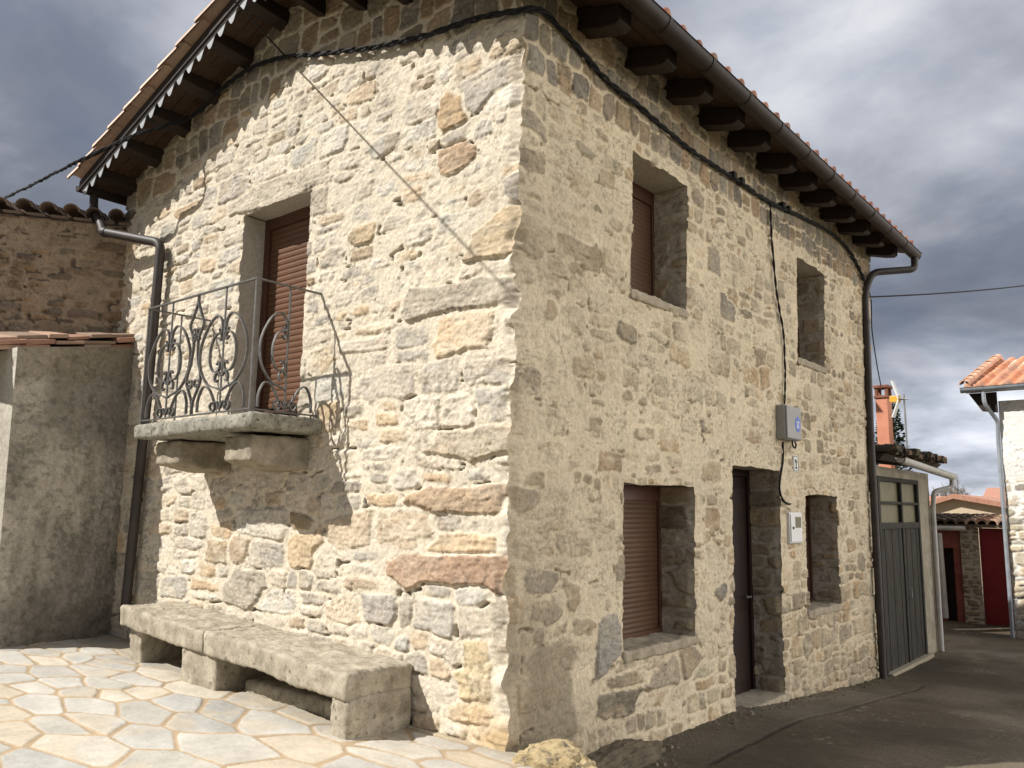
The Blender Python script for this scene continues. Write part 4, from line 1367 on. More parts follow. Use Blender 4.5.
mb_ = thing('meter_box', (.02, 5.08, 1.18), 'white electricity meter box with a beige window between the door and the small window', 'meter box')
y0, y1, z0, z1 = 4.80, 5.16, 1.19, 1.53
xw = float(lean(1.3)) + .01
m = MB(); m.box(xw, xw + .04, y0, y1, z0, z1); m.build('case', M['white_plastic'], mb_, bevel=.008)
m = MB(); m.box(xw + .041, xw + .052, y0 + .015, y1 - .015, z0 + .015, z1 - .015); dd = m.build('door', M['white_plastic'], mb_, bevel=.006)
m = MB(); m.box(xw + .0525, xw + .054, y0 + .14, y1 - .05, z0 + .17, z1 - .05); m.build('window', M['beige_pane'], dd)
m = MB(); m.tube([(xw + .05, y0 + .07, (z0 + z1) / 2), (xw + .062, y0 + .07, (z0 + z1) / 2)], .015, 10); m.build('lock', M['black'], dd)

# ------------------------------------------------------------------ bench
bench = thing('stone_bench', (-2.4, -.35, .07), 'long weathered granite bench of two slabs on stone blocks against the sunlit wall', 'bench')


def bz(x): return np.interp(x, [-4.15, -.83], [.615, .450])
def by(x): return np.interp(x, [-4.15, -.83], [-.52, -.60])


def bench_xf(V):
    V = V.copy()
    V[:, 1] = V[:, 1] * (-by(V[:, 0])) - .02
    V[:, 2] = V[:, 2] + bz(V[:, 0])
    V[:, 2] += .012 * fbm(V[:, 0] * 1.5, V[:, 1] * 2, 91, 2)
    return V


for (x0, x1, sd, th) in ((-4.15, -2.66, 93, .175), (-2.65, -.82, 95, .175)):
    V, F = rough_box(x0, x1, -1, 0.0, -th, 0, res=.022, rnd=.026, amp=.018, scale=5, seed=sd, xf=bench_xf, amp2=.010)
    mesh_np('seat_slab', V, F, M['granite'], bench)


def leg(x0, x1, y0, y1, sd, tap=.0):
    zt = float(bz((x0 + x1) / 2)) - .165
    zb = float(ground_z((x0 + x1) / 2, -.4)) - .05
    V, F = rough_box(x0, x1, y0, y1, zb, zt, res=.022, rnd=.016, amp=.022, scale=5, seed=sd, amp2=.010)
    mesh_np('leg', V, F, M['granite'], bench)


leg(-4.09, -3.86, -.46, -.04, 101)
leg(-3.02, -2.50, -.535, -.04, 103)
leg(-.99, -.815, -.605, -.03, 105)
V, F = rough_box(-2.44, -1.0, -.34, -.03, .0, .17, res=.03, rnd=.04, amp=.03, scale=4, seed=107)
mesh_np('plinth', V, F, M['granite'], bench)

# ------------------------------------------------------------------ rocks at the corner
def rock(name, c, r, seed, mat, label, squash=(1, 1, 1)):
    V, F = rough_box(-1, 1, -1, 1, -1, 1, res=.035, rnd=.9, amp=.0, scale=3, seed=seed, amp2=0)
    nd = V / np.linalg.norm(V, axis=1, keepdims=True)
    rr = 1 + .34 * fbm3(nd, 1.5, seed, 4, .6) + .10 * (1 - 2 * np.abs(fbm3(nd, 4, seed + 4, 3)))
    V = nd * rr[:, None] * np.array(r) + np.array(c)
    tag(mesh_np(name, V, F, mat), label, 'rock')


pb = at(553, 757, 1, .10)
rock('boulder', (pb[0] - .02, .10, pb[2] - .12), (.30, .27, .18), 111, M['boulder'], 'rounded ochre boulder at the foot of the house corner, its top in sunlight')
pr = at(628, 748, 0, .12)
rock('rock', (pr[0] - .04, pr[1] - .10, pr[2] - .17), (.20, .62, .20), 113, M['dirtrock'], 'low dark brown rock embedded against the foot of the shaded facade')

gm = MB(); rng = random.Random(31)
for i in range(420):
    y = rng.uniform(.25, 8.6) if rng.random() < .8 else rng.uniform(.3, 2.2)
    x = .03 + abs(rng.gauss(0, .13)) + (.25 * rng.random() if y < 1.6 else 0)
    r = rng.uniform(.005, .014) * (2.2 if rng.random() < .06 else 1)
    z = float(ground_z(x, y)) + r * .2
    n_ = 5; ring = []
    a0 = rng.uniform(0, 6)
    lo_ = [(x + r * rng.uniform(.8, 1.2) * math.cos(a0 + k * 6.283 / n_), y + r * rng.uniform(.8, 1.2) * math.sin(a0 + k * 6.283 / n_), z - r * .4) for k in range(n_)]
    hi_ = [(x + r * .6 * math.cos(a0 + k * 6.283 / n_), y + r * .6 * math.sin(a0 + k * 6.283 / n_), z + r * rng.uniform(.4, .8)) for k in range(n_)]
    k_ = rng.uniform(.6, 1.2)
    gm.add(lo_ + hi_, [tuple(range(n_, 2 * n_))] + [(j, (j + 1) % n_, n_ + (j + 1) % n_, n_ + j) for j in range(n_)], (.17 * k_, .14 * k_, .095 * k_))
tag(gm.build('gravel', M['tile']), kind='stuff')

# ------------------------------------------------------------------ lean-to at the left
shed = thing('lean_to', (-5.6, -.5, .17), 'low grey cement rendered lean-to with a row of old clay tiles, left of the balcony', 'shed')
SA = np.array([-5.42, .06]); SB = np.array([-5.24, -1.20])   # foot of its side wall, from the house to the front corner


def shed_wall():
    L = float(np.hypot(*(SB - SA))); d = (SB - SA) / L; n = np.array([-d[1], d[0]])
    if n[0] < 0: n = -n
    us = np.arange(0, L + .001, .010); vs = np.arange(0, 3.30, .012)
    U, V = np.meshgrid(us, vs, indexing='ij')
    lim = np.interp(U, [0, L], [3.16, 2.96])
    Vz = V * lim / vs[-1]
    h = .024 * fbm(U * 2, Vz * 2, 401, 4) + .024 * fbm(U * 12, Vz * 12, 403, 4, .65) + .006 * vn(U * 45, Vz * 45, 405)
    t = sstep(-.3, .4, fbm(U * 1.6, Vz * 1.2, 407, 4))[..., None]
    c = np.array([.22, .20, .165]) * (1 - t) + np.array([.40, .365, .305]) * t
    strk = sstep(.0, .5, fbm(U * 9, Vz * .9, 415, 3))[..., None] * .3
    c = c * (1 - strk) + np.array([.12, .105, .08]) * strk
    band = sstep(.0, .12, Vz - 2.55 + .25 * fbm(U * 2.2, Vz * 0, 409, 3))[..., None]
    c = c * (1 - .55 * band) + np.array([.20, .165, .115]) * .55 * band
    base_dark = sstep(.55, .05, Vz - .15 + .25 * fbm(U * 3, Vz, 411, 3))[..., None]  # darker towards the foot of the wall
    c = c * (1 - .5 * base_dark) + np.array([.10, .09, .072]) * .5 * base_dark
    sp = sstep(.05, .4, fbm(U * 16, Vz * 18, 413, 4, .6))[..., None]
    c = c * (1 - .42 * sp) + np.array([.08, .07, .055]) * .42 * sp
    # top leans back out toward the left
    bx_ = SA[0] + d[0] * U - .12 * Vz / 3.3 * (U / L)
    by_ = SA[1] + d[1] * U
    f = sstep(.06, 0, L - U)
    P = np.stack([bx_ + n[0] * h * (1 - f), by_ + n[1] * h * (1 - f), .0 + Vz + .10], -1)
    Vs, Fs, Cs = [P.reshape(-1, 3)], [grid_faces(len(us), len(vs))], [c.reshape(-1, 3)]
    # front face turning the corner to the left
    us2 = np.arange(0, 2.2, .02); U2, V2 = np.meshgrid(us2, vs, indexing='ij')
    z2 = V2 * 2.96 / vs[-1]
    h2 = (.014 * fbm(U2 * 2 + 9, z2 * 2, 421, 4) + .009 * fbm(U2 * 14, z2 * 14, 423, 3)) * sstep(0, .06, U2)
    corner = P[-1]
    P2 = np.stack([corner[None, :, 0] - U2, corner[None, :, 1] - h2 + .0 * U2, np.broadcast_to(corner[None, :, 2], U2.shape)], -1)
    t2 = sstep(-.3, .4, fbm(U2 * 1.6, z2 * 1.2, 427, 4))[..., None]
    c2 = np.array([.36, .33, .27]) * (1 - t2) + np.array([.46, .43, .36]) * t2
    k = len(Vs[0]); Vs.append(P2.reshape(-1, 3)); Fs.append(grid_faces(len(us2), len(vs)) + k); Cs.append(c2.reshape(-1, 3))
    mesh_np('wall', np.concatenate(Vs), np.concatenate(Fs), M['plaster'], shed, np.concatenate(Cs))
    return d, n


sd_, sn_ = shed_wall()
# roof: clay tiles with ragged ends, seen edge-on above the wall
rf = MB()
A0, B0 = np.array([-5.47, .02, 3.25]), np.array([-5.62, -1.30, 3.03])
rng = random.Random(9)
for layer in range(3):
    t = 0.0
    while t < 1.12:
        w_ = rng.uniform(.18, .34)
        p = A0 + (B0 - A0) * t; q = A0 + (B0 - A0) * (t + w_ / 1.33)
        ov = rng.uniform(-.02, .05) + (.06 if layer == 1 else .03)
        z = layer * .055 + rng.uniform(-.012, .014); th = rng.uniform(.035, .055)
        cc = rng.choice([(.34, .19, .13), (.38, .25, .18), (.28, .16, .11), (.36, .29, .22), (.24, .17, .12)])
        tl = rng.uniform(-.012, .012)
        rf.hexa([(p[0] + ov, p[1], p[2] + z), (p[0] - 1.6, p[1], p[2] + z + .30), (q[0] - 1.6, q[1], q[2] + z + .30 + tl), (q[0] + ov + rng.uniform(-.015, .015), q[1], q[2] + z + tl),
                 (p[0] + ov, p[1], p[2] + z + th), (p[0] - 1.6, p[1], p[2] + z + th + .30), (q[0] - 1.6, q[1], q[2] + z + th + .30 + tl), (q[0] + ov, q[1], q[2] + z + th + tl)], cc)
        t += w_ / 1.33
rf.build('roof', M['tile'], shed, bevel=.009)

# ------------------------------------------------------------------ taller old building behind it
old = thing('old_building', (-7.2, -.8, .2), 'taller old building with crumbling brown plaster and mossy barrel tile eaves behind the lean-to', 'building')
OA, OB = np.array([-5.74, .12]), np.array([-7.42, -2.62])
L = float(np.hypot(*(OB - OA))); d = (OB - OA) / L; n = np.array([-d[1], d[0]])
if n[0] < 0: n = -n
us = np.arange(0, L, .014); vs = np.arange(2.7, 4.72, .014)
sdo = make_seeds(-.2, L + .2, 2.5, 5, (.06, .14), (1.6, 4.0), 51)
U, V, h, c = masonry(us, vs, sdo, np.array([(.19, .13, .08), (.24, .17, .10), (.14, .11, .08), (.27, .19, .12), (.17, .13, .10)]), .25, lambda a, b: .012 + .018 * fbm(a * 1.6, b * 1.8, 431, 4) + .006 * sstep(4.1, 4.6, b), (.002, .034), 433, (.30, .23, .16), rough=.009, crev=.15)
P = np.stack([OA[0] + d[0] * U + n[0] * h, OA[1] + d[1] * U + n[1] * h, V], -1)
Vs = [P.reshape(-1, 3)]; Fs = [grid_faces(len(us), len(vs))]; Cs = [c.reshape(-1, 3)]
bk = np.array([[OA[0], OA[1], .1], [OB[0], OB[1], .1], [OB[0], OB[1], 2.7], [OA[0], OA[1], 2.7], [OB[0] - 4, OB[1] + 1.8, .1], [OB[0] - 4, OB[1] + 1.8, 4.71], [OB[0], OB[1], 4.71], [OA[0] - 4, OA[1] + 1.8, .1], [OA[0] - 4, OA[1] + 1.8, 4.71], [OA[0], OA[1], 4.71]])
Vs.append(bk); Fs.append(np.array([[0, 1, 2, 3], [1, 4, 5, 6], [4, 7, 8, 5], [7, 0, 9, 8]]) + len(Vs[0])); Cs.append(np.ones((10, 3)) * np.array([.34, .24, .15]))
mesh_np('wall', np.concatenate(Vs), np.concatenate(Fs), M['upper_stone'], old, np.concatenate(Cs))
rf = MB()
nt_ = int(L / .235)
back = np.array([-n[0], -n[1]])
rng = random.Random(10)
for i in range(nt_ + 1):
    u_ = .02 + i * .235
    p = OA + d * u_
    a = (p[0] + n[0] * (.14 + rng.uniform(-.02, .02)), p[1] + n[1] * .14, 4.77); b = (p[0] - n[0] * 2.4, p[1] - n[1] * 2.4, 5.33)
    barrel(rf, b, a, .085, 300 + i, lat=(d[0], d[1], 0), row=.4, col=rng.choice([(.13, .095, .07), (.10, .075, .055), (.16, .11, .08)]))
    # channel tile between
    p2 = OA + d * (u_ + .1175)
    rf.hexa([(*(p2 + n * .10 - d * .09), 4.715), (*(p2 + n * .10 + d * .09), 4.715), (*(p2 - n * 2.4 + d * .09), 5.27), (*(p2 - n * 2.4 - d * .09), 5.27),
             (*(p2 + n * .10 - d * .09), 4.745), (*(p2 + n * .10 + d * .09), 4.745), (*(p2 - n * 2.4 + d * .09), 5.30), (*(p2 - n * 2.4 - d * .09), 5.30)], (.14, .10, .07))
rf.build('roof', M['tile'], old, smooth=True)

# ------------------------------------------------------------------ garage down the lane
gar = thing('garage', (-2, 10, -.7), 'small lean garage with weathered grey double doors and mossy tile roof beyond the stone house', 'garage')
GX0 = .02
y0, y1, y2 = 8.12, 10.35, 11.15
m = MB()
m.box(-4, GX0, y1 + .0, y2, -.85, 2.20); m.box(-4, GX0, y0, y1 - .0, 2.06, 2.20); m.box(-4, -.25, y0, y1, -.85, 2.06)
m.build('wall', M['garage_wall'], gar)
fr = MB(); X = GX0 + .0
for ya_, yb_ in ((y0 + .02, y0 + .12), (9.30, 9.37), (y1 - .09, y1 + .0)): fr.box(X - .06, X + .035, ya_, yb_, -.70, 2.06)
fr.box(X - .06, X + .033, y0 + .12, 9.30, 1.30, 1.39); fr.box(X - .06, X + .033, 9.37, y1 - .09, 1.30, 1.39)
fr.box(X - .06, X + .033, y0 + .12, 9.30, 1.99, 2.058); fr.box(X - .06, X + .033, 9.37, y1 - .09, 1.99, 2.058)
fr.box(X - .05, X + .029, y0 + .12, 9.30, 1.66, 1.70); fr.box(X - .05, X + .029, 9.37, y1 - .09, 1.66, 1.70)
gd = fr.build('double_door', M['grey_wood'], gar, bevel=.006)
for (a, b) in ((y0 + .12, 9.30), (9.37, y1 - .09)):
    lf = MB(); k = 6; wd = (b - a) / k
    for i in range(k): lf.box(X - .035, X + .012 + .004 * (i % 2), a + i * wd + .004, a + (i + 1) * wd - .004, -.66, 1.30)
    lf.build('leaf', M['grey_wood'], gd)
    pn = MB(); pn.box(X - .03, X - .02, a, b, 1.39, 1.99); pn.build('pane', M['beige_pane'], gd)
m = MB(); m.tube([(X + .03, 9.42, .40), (X + .08, 9.42, .40), (X + .08, 9.42, .28), (X + .03, 9.42, .28)], .01); m.build('handle', M['steel'], gd, smooth=True)
m = MB(); m.box(X - .05, X + .10, y0 + .05, y1 + .1, -.80, -.655); m.build('threshold', M['sill'], gar, bevel=.01)
rf = MB(); moss = MB(); rng = random.Random(12)
yy = y0 + .0
i = 0
while yy < y2 + .35:
    fresh = yy > y2 - .12
    barrel(rf, (-3.4, yy, 2.80), (.26 + rng.uniform(-.04, .04), yy, 2.36 + rng.uniform(-.02, .02)), .105, 400 + i, row=.42, col=(.52, .25, .14) if fresh else rng.choice([(.07, .052, .037), (.11, .075, .05), (.055, .045, .034)]))
    yy += .20; i += 1
rf.hexa([(-3.4, y0, 2.72), (.10, y0, 2.28), (.10, y2 + .2, 2.28), (-3.4, y2 + .2, 2.72), (-3.4, y0, 2.80), (.18, y0, 2.37), (.18, y2 + .3, 2.37), (-3.4, y2 + .3, 2.80)], (.06, .05, .037))
rf.build('roof', M['tile'], gar, smooth=True)
for q in range(160):
    yy = rng.uniform(y0, y2 - .1); xx = rng.uniform(-.5, .28); zz = 2.44 - .12 * xx + rng.uniform(-.03, .07); r = rng.uniform(.03, .085)
    p8 = [(xx + sx * r * rng.uniform(.6, 1.3), yy + sy * r * rng.uniform(.8, 1.6), zz + sz * r * rng.uniform(.3, .8)) for sz in (-1, 1) for sx, sy in ((-1, -1), (1, -1), (1, 1), (-1, 1))]
    rf2 = rng.choice([(.05, .042, .03), (.09, .07, .045), (.07, .06, .035), (.14, .09, .06)]); moss.hexa(p8, rf2)
moss.build('moss_clumps', M['moss_attr'], gar.children[-1])
m = MB(); gutter(m, (.34, y0 + .15, 2.30), (.34, y2 + .28, 2.17), .075); m.build('gutter', M['pale_pipe'], gar, smooth=True)
m = MB(); m.tube(elbowpath([(.34, y2 + .22, 2.12), (.34, y2 + .22, 1.98), (.10, y2 - .02, 1.90), (.08, y2 - .05, 1.6), (.08, y2 - .05, -.70)], .08), .04, 10)
m.build('downpipe', M['pale_pipe'], gar, smooth=True)
ch = MB(); cx, cy_ = at(884.5, 420, 1, 13.0)[0], 13.0
zc_ = at(885, 398, 1, 12.9)[2]
ch.box(cx - .115, cx + .115, cy_ - .14, cy_ + .14, -.75, zc_); cho = ch.build('chimney', M['chimney'], gar, bevel=.01)
m = MB(); m.box(cx - .14, cx + .14, cy_ - .165, cy_ + .165, zc_, zc_ + .05)
for sx in (-1, 1):
    for sy in (-1, 1): m.box(cx + sx * .095 - .03, cx + sx * .095 + .03, cy_ + sy * .11 - .03, cy_ + sy * .11 + .03, zc_ + .05, zc_ + .20)
m.box(cx - .14, cx + .14, cy_ - .165, cy_ + .165, zc_ + .20, zc_ + .26); m.build('chimney_cap', M['brick_dark'], cho, bevel=.008)
# unseen block added behind the stone house to shade the red house front
m = MB(); m.box(-7.0, -3.0, 10.8, 15.0, -.9, 6.2); m.prism([(-7.3, 10.5, 6.2), (-2.7, 10.5, 6.2), (-5.0, 10.5, 6.9)], (0, 4.8, 0)); m.build('shade_block', M['garage_wall'], gar)

# TV aerial on the garage roof
ax_, ay_ = at(907, 447, 1, 11.6)[0], 11.6
an = thing('tv_aerial', (ax_, ay_, 2.4), 'thin steel television aerial with an orange and white head beside the orange chimney', 'antenna')
zt = at(907, 394, 1, 11.6)[2]
m = MB(); m.tube([(ax_, ay_, 2.45), (ax_, ay_, zt)], .018, 8); m.build('mast', M['steel'], an, smooth=True)
hz_ = at(907, 399, 1, 11.6)[2]
lx = at(893, 399, 1, 11.6)[0]
m = MB(); m.tube([(ax_ + .06, ay_, hz_), (lx, ay_, hz_ + .01)], .014, 6)
for k in range(4):
    q = ax_ + (lx - ax_) * (.05 + .12 * k); m.tube([(q, ay_ - .10, hz_ + .0), (q, ay_ + .10, hz_ + .0)], .006, 5)
m.build('boom', M['steel'], an, smooth=True)
m = MB(); xx_ = ax_ + (lx - ax_) * .55
m.bar((xx_ + .02, ay_, hz_ + .01), (xx_ - .08, ay_, hz_ + .34), .02, .16, up=(0, 1, 0)); m.bar((xx_ + .02, ay_, hz_ - .01), (xx_ - .10, ay_, hz_ - .32), .02, .16, up=(0, 1, 0))
m.build('reflector', M['white_plastic'], an)
m = MB(); m.box(lx - .05, lx + .12, ay_ - .05, ay_ + .05, hz_ - .05, hz_ + .07); m.build('dipole_box', M['orange_plastic'], an, bevel=.01)


# ------------------------------------------------------------------ far yard: red house, gate, gabled house, trees
def Pz(px, py, y): return at(px, py, 1, y)


Y1 = 16.0
rh = thing('red_house', (-1.0, Y1 + .5, -.75), 'low faded red house with a stone pier at the end of the lane', 'house')
xa, xb, xc = Pz(925, 560, Y1)[0], Pz(962, 560, Y1)[0], Pz(981, 560, Y1)[0]
zt = Pz(950, 527, Y1)[2]
dx0, dx1, dzt = Pz(943, 560, Y1)[0], Pz(954, 560, Y1)[0], Pz(948, 548, Y1)[2]
m = MB(); m.box(xa - .8, dx0, Y1, Y1 + .3, -.95, zt); m.box(dx1, xb, Y1, Y1 + .3, -.95, zt); m.box(dx0, dx1, Y1, Y1 + .3, dzt, zt); m.box(xa - .8, xb, Y1 + .31, Y1 + 1.6, -.95, zt)
m.build('wall', M['red_wall'], rh)
m = MB(); m.box(dx0 + .005, dx1 - .005, Y1 + .18, Y1 + .22, -.9, dzt - .005); m.build('door', M['door'], rh, bevel=.01)
us = np.arange(0, xc - xb + .001, .012); vs = np.arange(-.95, zt, .012)
sdp = make_seeds(-.2, 1.2, -1.2, 2.2, (.07, .15), (1.6, 3.2), 57)
U, V, h, c = masonry(us, vs, sdp, PAL_R * .55, .2, lambda a, b: .008 + 0 * a, (.004, .036), 59, (.36, .31, .25), rough=.006)
P = np.stack([xb + U, Y1 - .03 - h, V], -1)
bkv = np.array([[xc, Y1 - .03, -.95], [xc, Y1 + .3, -.95], [xc, Y1 + .3, zt], [xc, Y1 - .03, zt]])
mesh_np('stone_pier', np.concatenate([P.reshape(-1, 3), bkv]), np.concatenate([grid_faces(len(us), len(vs)), np.array([[0, 1, 2, 3]]) + len(us) * len(vs)]), M['stone'], rh, np.concatenate([c.reshape(-1, 3), np.ones((4, 3)) * .3]))
rf = MB(); rng = random.Random(14)
xe_ = Pz(1012, 520, Y1)[0]
q = xa - .8; i = 0
split_x = Pz(971, 520, Y1)[0]
while q < xe_:
    mossy_ = q < split_x  # mossy left tiles; sunlight on the right ones is put into their colour
    barrel(rf, (q, Y1 + 1.6, zt + .20), (q, Y1 - .22 + rng.uniform(-.03, .03), zt + .05 + rng.uniform(-.015, .015)), .11, 500 + i, lat=(1, 0, 0), row=.45, col=rng.choice([(.10, .075, .055), (.14, .10, .07)]) if mossy_ else rng.choice([(.44, .30, .22), (.50, .36, .27), (.40, .24, .17)]))
    q += .20; i += 1
rf.hexa([(xa - .8, Y1 - .15, zt), (xe_, Y1 - .15, zt), (xe_, Y1 + 1.6, zt + .10), (xa - .8, Y1 + 1.6, zt + .10), (xa - .8, Y1 - .15, zt + .07), (xe_, Y1 - .15, zt + .07), (xe_, Y1 + 1.6, zt + .17), (xa - .8, Y1 + 1.6, zt + .17)], (.13, .10, .07))
rf.build('roof', M['tile'], rh, smooth=True)
m = MB(); e0 = Pz(936, 530, Y1 - .3); m.tube(elbowpath([(xa + .1, Y1 - .25, zt - .02), (xb + .15, Y1 - .25, zt - .02)], .05), .05, 8); m.build('gutter', M['pale_pipe'], rh, smooth=True)
m = MB(); p0, p1 = Pz(939, 533, Y1 - .4), Pz(946, 618, Y1 - .4)
m.tube([p0, p1], .055, 8); m.build('downpipe', M['pale_pipe'], rh, smooth=True)
gt = thing('red_gate', ((xc + xe_) / 2, Y1, -.8), 'dark red metal gate beside the stone pier, partly lit by the sun', 'gate')
m = MB(); gw = (xe_ - xc) / 5
for k in range(5): m.box(xc + .03 + gw * k, xc + .03 + gw * (k + 1), Y1 + .05, Y1 + .08 + .012 * (k % 2), -.80, zt - .06)
m.build('gate_leaf', M['red_gate'], gt)
m = MB(); m.box(xc + .002, xc + .03, Y1 + .03, Y1 + .10, -.85, zt - .01); m.box(xc + .03, xe_, Y1 + .03, Y1 + .10, zt - .06, zt - .01); m.build('gate_frame', M['red_gate'], gt)

Y2 = 27.0
gh = thing('gabled_house', (-2.5, Y2 + 3, -.9), 'distant beige gabled house with red tile roof edges at the end of the lane', 'house')
gl, gr, ga = Pz(905, 516, Y2), Pz(1012, 505, Y2), Pz(962, 499, Y2)
m = MB()
apx = Pz(955, 499, Y2); lx_ = Pz(905, 514, Y2); rx_ = Pz(1012, 509, Y2)
m.prism([(lx_[0], Y2, -.9), (rx_[0], Y2, -.9), (rx_[0], Y2, rx_[2]), (apx[0], Y2, apx[2]), (lx_[0], Y2, lx_[2])], (0, 7, 0)); m.build('wall', M['beige_wall'], gh)
m = MB()
for (e, sg) in ((lx_, -1), (rx_, 1)):
    ex = e[0] + sg * .3; ez = e[2] - .3 * abs((apx[2] - e[2]) / (apx[0] - e[0]))
    m.hexa([(apx[0], Y2 - .25, apx[2] + .01), (ex, Y2 - .25, ez + .01), (ex, Y2 + 7.2, ez + .01), (apx[0], Y2 + 7.2, apx[2] + .01), (apx[0], Y2 - .25, apx[2] + .17), (ex, Y2 - .25, ez + .17), (ex, Y2 + 7.2, ez + .17), (apx[0], Y2 + 7.2, apx[2] + .17)])
m.build('roof', M['far_tile'], gh)
Y3 = 44.0
fh = thing('far_house', (-6, Y3 + 3, -1), 'far red roofed house glimpsed behind the beige gable', 'house')
l3, r3 = Pz(985, 497, Y3), Pz(1030, 497, Y3)
m = MB(); m.box(l3[0], r3[0] + 4, Y3, Y3 + 6, -1, l3[2] - .6); m.build('wall', M['beige_wall'], fh)
m = MB(); m.prism([(l3[0] - .4, Y3 - .4, l3[2] - .7), (l3[0] - .4, Y3 + 3, l3[2] + .55), (l3[0] - .4, Y3 + 6.4, l3[2] - .7)], (r3[0] - l3[0] + 4.8, 0, 0)); m.build('roof', M['far_tile'], fh)
Y3 = 36.0
fh = thing('far_house', (-8, Y3 + 3, -1), 'far orange roofed house low behind the pale downpipe of the garage', 'house')
l3, r3 = Pz(860, 500, Y3), Pz(944, 503, Y3)
m = MB(); m.box(l3[0], r3[0], Y3, Y3 + 6, -1, r3[2] - .5); m.build('wall', M['beige_wall'], fh)
m = MB(); m.prism([(l3[0] - .4, Y3 - .4, r3[2] - .6), (l3[0] - .4, Y3 + 3, r3[2] + .35), (l3[0] - .4, Y3 + 6.4, r3[2] - .6)], (r3[0] - l3[0] + .8, 0, 0)); m.build('roof', M['far_tile'], fh)


def bare_tree(px, py_top, Y, h, seed, label):
    base = Pz(px, 520, Y); top_ = Pz(px, py_top, Y)
    o = thing('bare_tree', (base[0], Y, -1), label, 'tree')
    rng = random.Random(seed); tr = MB(); cr = MB()
    H = top_[2] + 1
    tr.tube([(base[0], Y, -1), (base[0] + .1, Y, H * .25), (base[0], Y, H * .5)], [.22, .17, .12], 7)

    def br(p, d, L, r, lv):
        q = p + d * L
        cr.tube([p, p + d * L * .5 + Vector((rng.uniform(-.1, .1), rng.uniform(-.1, .1), 0)) * L, q], [r, r * .75, r * .45], 4, caps=False)
        if lv:
            for k in range(4 if lv > 1 else 3):
                dd = (d + Vector((rng.uniform(-.8, .8), rng.uniform(-.8, .8), rng.uniform(-.1, .6)))).normalized()
                br(p + d * L * rng.uniform(.4, 1), dd, L * rng.uniform(.55, .75), r * .5, lv - 1)
    for k in range(8):
        g = rng.uniform(0, 6.28)
        br(Vector((base[0], Y, H * rng.uniform(.2, .5) - .2)), Vector((math.cos(g) * .9, math.sin(g) * .9, rng.uniform(.5, 1.3))).normalized(), H * .26, .09, 3)
    tr.build('trunk', M['bark'], o, smooth=True); cr.build('crown', M['bark'], o)


bare_tree(968, 484, 62, 8, 3, 'bare leafless tree on the horizon above the beige gable, the larger of two')
bare_tree(947, 488, 66, 7, 5, 'bare leafless tree on the horizon just right of the garage downpipe, the smaller of two')
# dark conifer behind the chimney
Yt = 21.0
tp, bt_ = Pz(898, 400, Yt), Pz(894, 440, Yt)
ct = thing('conifer_tree', (bt_[0], Yt, -.9), 'dark green conifer showing between the orange chimney and the aerial', 'tree')
m = MB(); m.tube([(bt_[0], Yt, -.9), (bt_[0], Yt, tp[2] - .4)], [.16, .05], 8); m.build('trunk', M['bark'], ct, smooth=True)
m = MB(); rng = random.Random(77)
for i in range(2600):
    t = rng.random() ** .8; z = -.2 + t * (tp[2] + .1)
    rmax = .15 + .75 * (1 - t) ** .8
    g = rng.uniform(0, 6.28); rr = rmax * math.sqrt(rng.random())
    c = Vector((bt_[0] - .1 + rr * math.cos(g), Yt + rr * math.sin(g), z - rr * .25))
    a = Vector((math.cos(g), math.sin(g), rng.uniform(-.2, .7))).normalized() * rng.uniform(.08, .17); b = a.cross(Vector((rng.uniform(-1, 1), rng.uniform(-1, 1), 1))).normalized() * .035
    m.add([c - b, c + a * .5 + b * 1.2, c + a, c + a * .5 - b * 1.2], [(0, 1, 2, 3)])
m.build('crown', M['leaf'], ct)

# ------------------------------------------------------------------ white house on the right
wh = thing('white_house', (3.5, 15.5, -.75), 'whitewashed house with exposed stones and orange barrel tile roof at the right edge', 'house')
YW = 14.0
cxw = .70
us = np.arange(0, 5.2, .03); vs = np.arange(-.9, 3.72, .02)
sdw = make_seeds(-.2, 5.4, -1, 4, (.14, .26), (1.4, 2.8), 63)
U, V, h, c = masonry(us, vs, sdw, np.array([(.42, .36, .26), (.46, .38, .28), (.36, .32, .26), (.50, .42, .30)]), .25, lambda a, b: .018 + .012 * fbm(a * .8, b * .8, 441, 2) - .022 * sstep(2.2, 1.3, b) * sstep(.9, .3, a) + .02 * sstep(2.2, 2.5, b), (.004, .030), 443, (.74, .72, .66), rough=.006)
P = np.stack([cxw + U, YW - h, V], -1)
bk = np.array([[cxw, YW, -.9], [cxw, YW + 6, -.9], [cxw, YW + 6, 3.7], [cxw, YW, 3.7], [cxw + 5.2, YW, -.9], [cxw + 5.2, YW + 6, -.9], [cxw + 5.2, YW + 6, 3.7], [cxw + 5.2, YW, 3.7]])
mesh_np('wall', np.concatenate([P.reshape(-1, 3), bk]), np.concatenate([grid_faces(len(us), len(vs)), np.array([[0, 3, 2, 1], [4, 5, 6, 7], [1, 2, 6, 5]]) + len(us) * len(vs)]), M['stone'], wh, np.concatenate([c.reshape(-1, 3), np.ones((8, 3)) * np.array([.66, .62, .54])]))
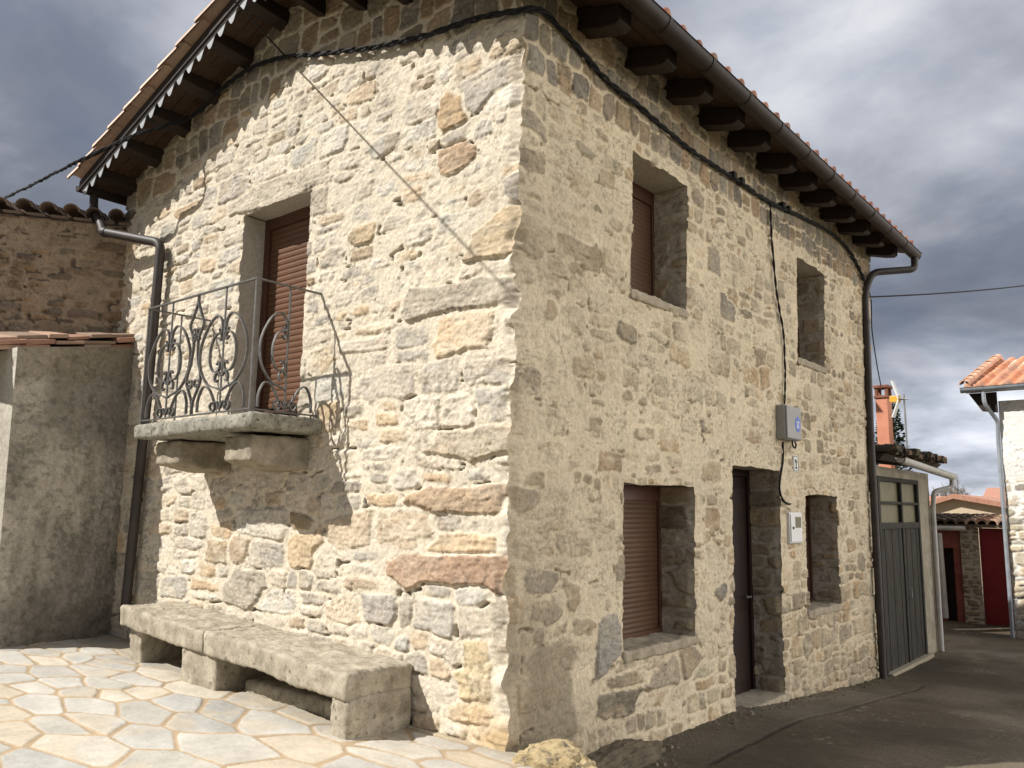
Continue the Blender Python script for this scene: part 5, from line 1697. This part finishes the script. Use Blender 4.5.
xl = at(964, 392, 1, YW - .24)[0]; ze = at(970, 388, 1, YW - .24)[2]
TW = np.array([(.50, .21, .11), (.56, .27, .15), (.44, .18, .095), (.52, .26, .16), (.40, .20, .13)])
Pn, Fn, Cn = tile_slope(0, 0, 4.2, .27, 0, 6.5, per=.235, row=.42, seed=31, pal=TW)
# tile_slope runs down +x; turn it so that it runs down -y with its verge at xl
L_ = 4.2
Q = np.stack([xl + 6.5 - Pn[:, 1], YW - .24 + (L_ - Pn[:, 0]), ze + .27 * L_ + Pn[:, 2] - .02], -1)
rfw = mesh_np('roof', Q, Fn, M['tile'], wh, Cn)
m = MB(); m.hexa([(xl + .02, YW - .20, ze - .10), (xl + 6.4, YW - .20, ze - .10), (xl + 6.4, YW + 3.7, ze + 1.04), (xl + .02, YW + 3.7, ze + 1.04), (xl + .02, YW - .20, ze - .0), (xl + 6.4, YW - .20, ze - .0), (xl + 6.4, YW + 3.7, ze + 1.11), (xl + .02, YW + 3.7, ze + 1.11)])
m.build('soffit', M['lintel'], wh)
m = MB(); barrel(m, (xl + .02, YW + 3.7, ze + .27 * 4.2 + .06), (xl + .02, YW - .26, ze + .05), .095, 33, lat=(1, 0, 0), row=.42, col=(.60, .36, .24)); m.build('verge_tiles', M['tile'], rfw, smooth=True)
m = MB(); gutter(m, (xl - .04, YW - .33, ze - .02), (xl + 6.4, YW - .33, ze - .0), .085); m.build('gutter', M['galv'], wh, smooth=True)
gx_ = at(984, 400, 1, YW - .33)[0]
m = MB(); m.tube(elbowpath([(gx_, YW - .33, ze - .09), (gx_, YW - .33, ze - .33), (cxw - .02, YW - .10, ze - .66), (cxw - .04, YW - .06, ze - 1.0), (cxw - .04, YW - .06, -.8)], .09), .038, 10); m.build('downpipe', M['galv'], wh, smooth=True)
m = MB(); m.prism([(xl + .06, YW - .16, ze - .10), (cxw - .0, YW - .16, ze - .10), (cxw - .0, YW - .16, ze - .50), (xl + .28, YW - .16, ze - .46)], (0, .06, 0)); m.build('verge_underside', M['wood_dark'], wh)  # dark wedge standing in for the verge overhang's underside
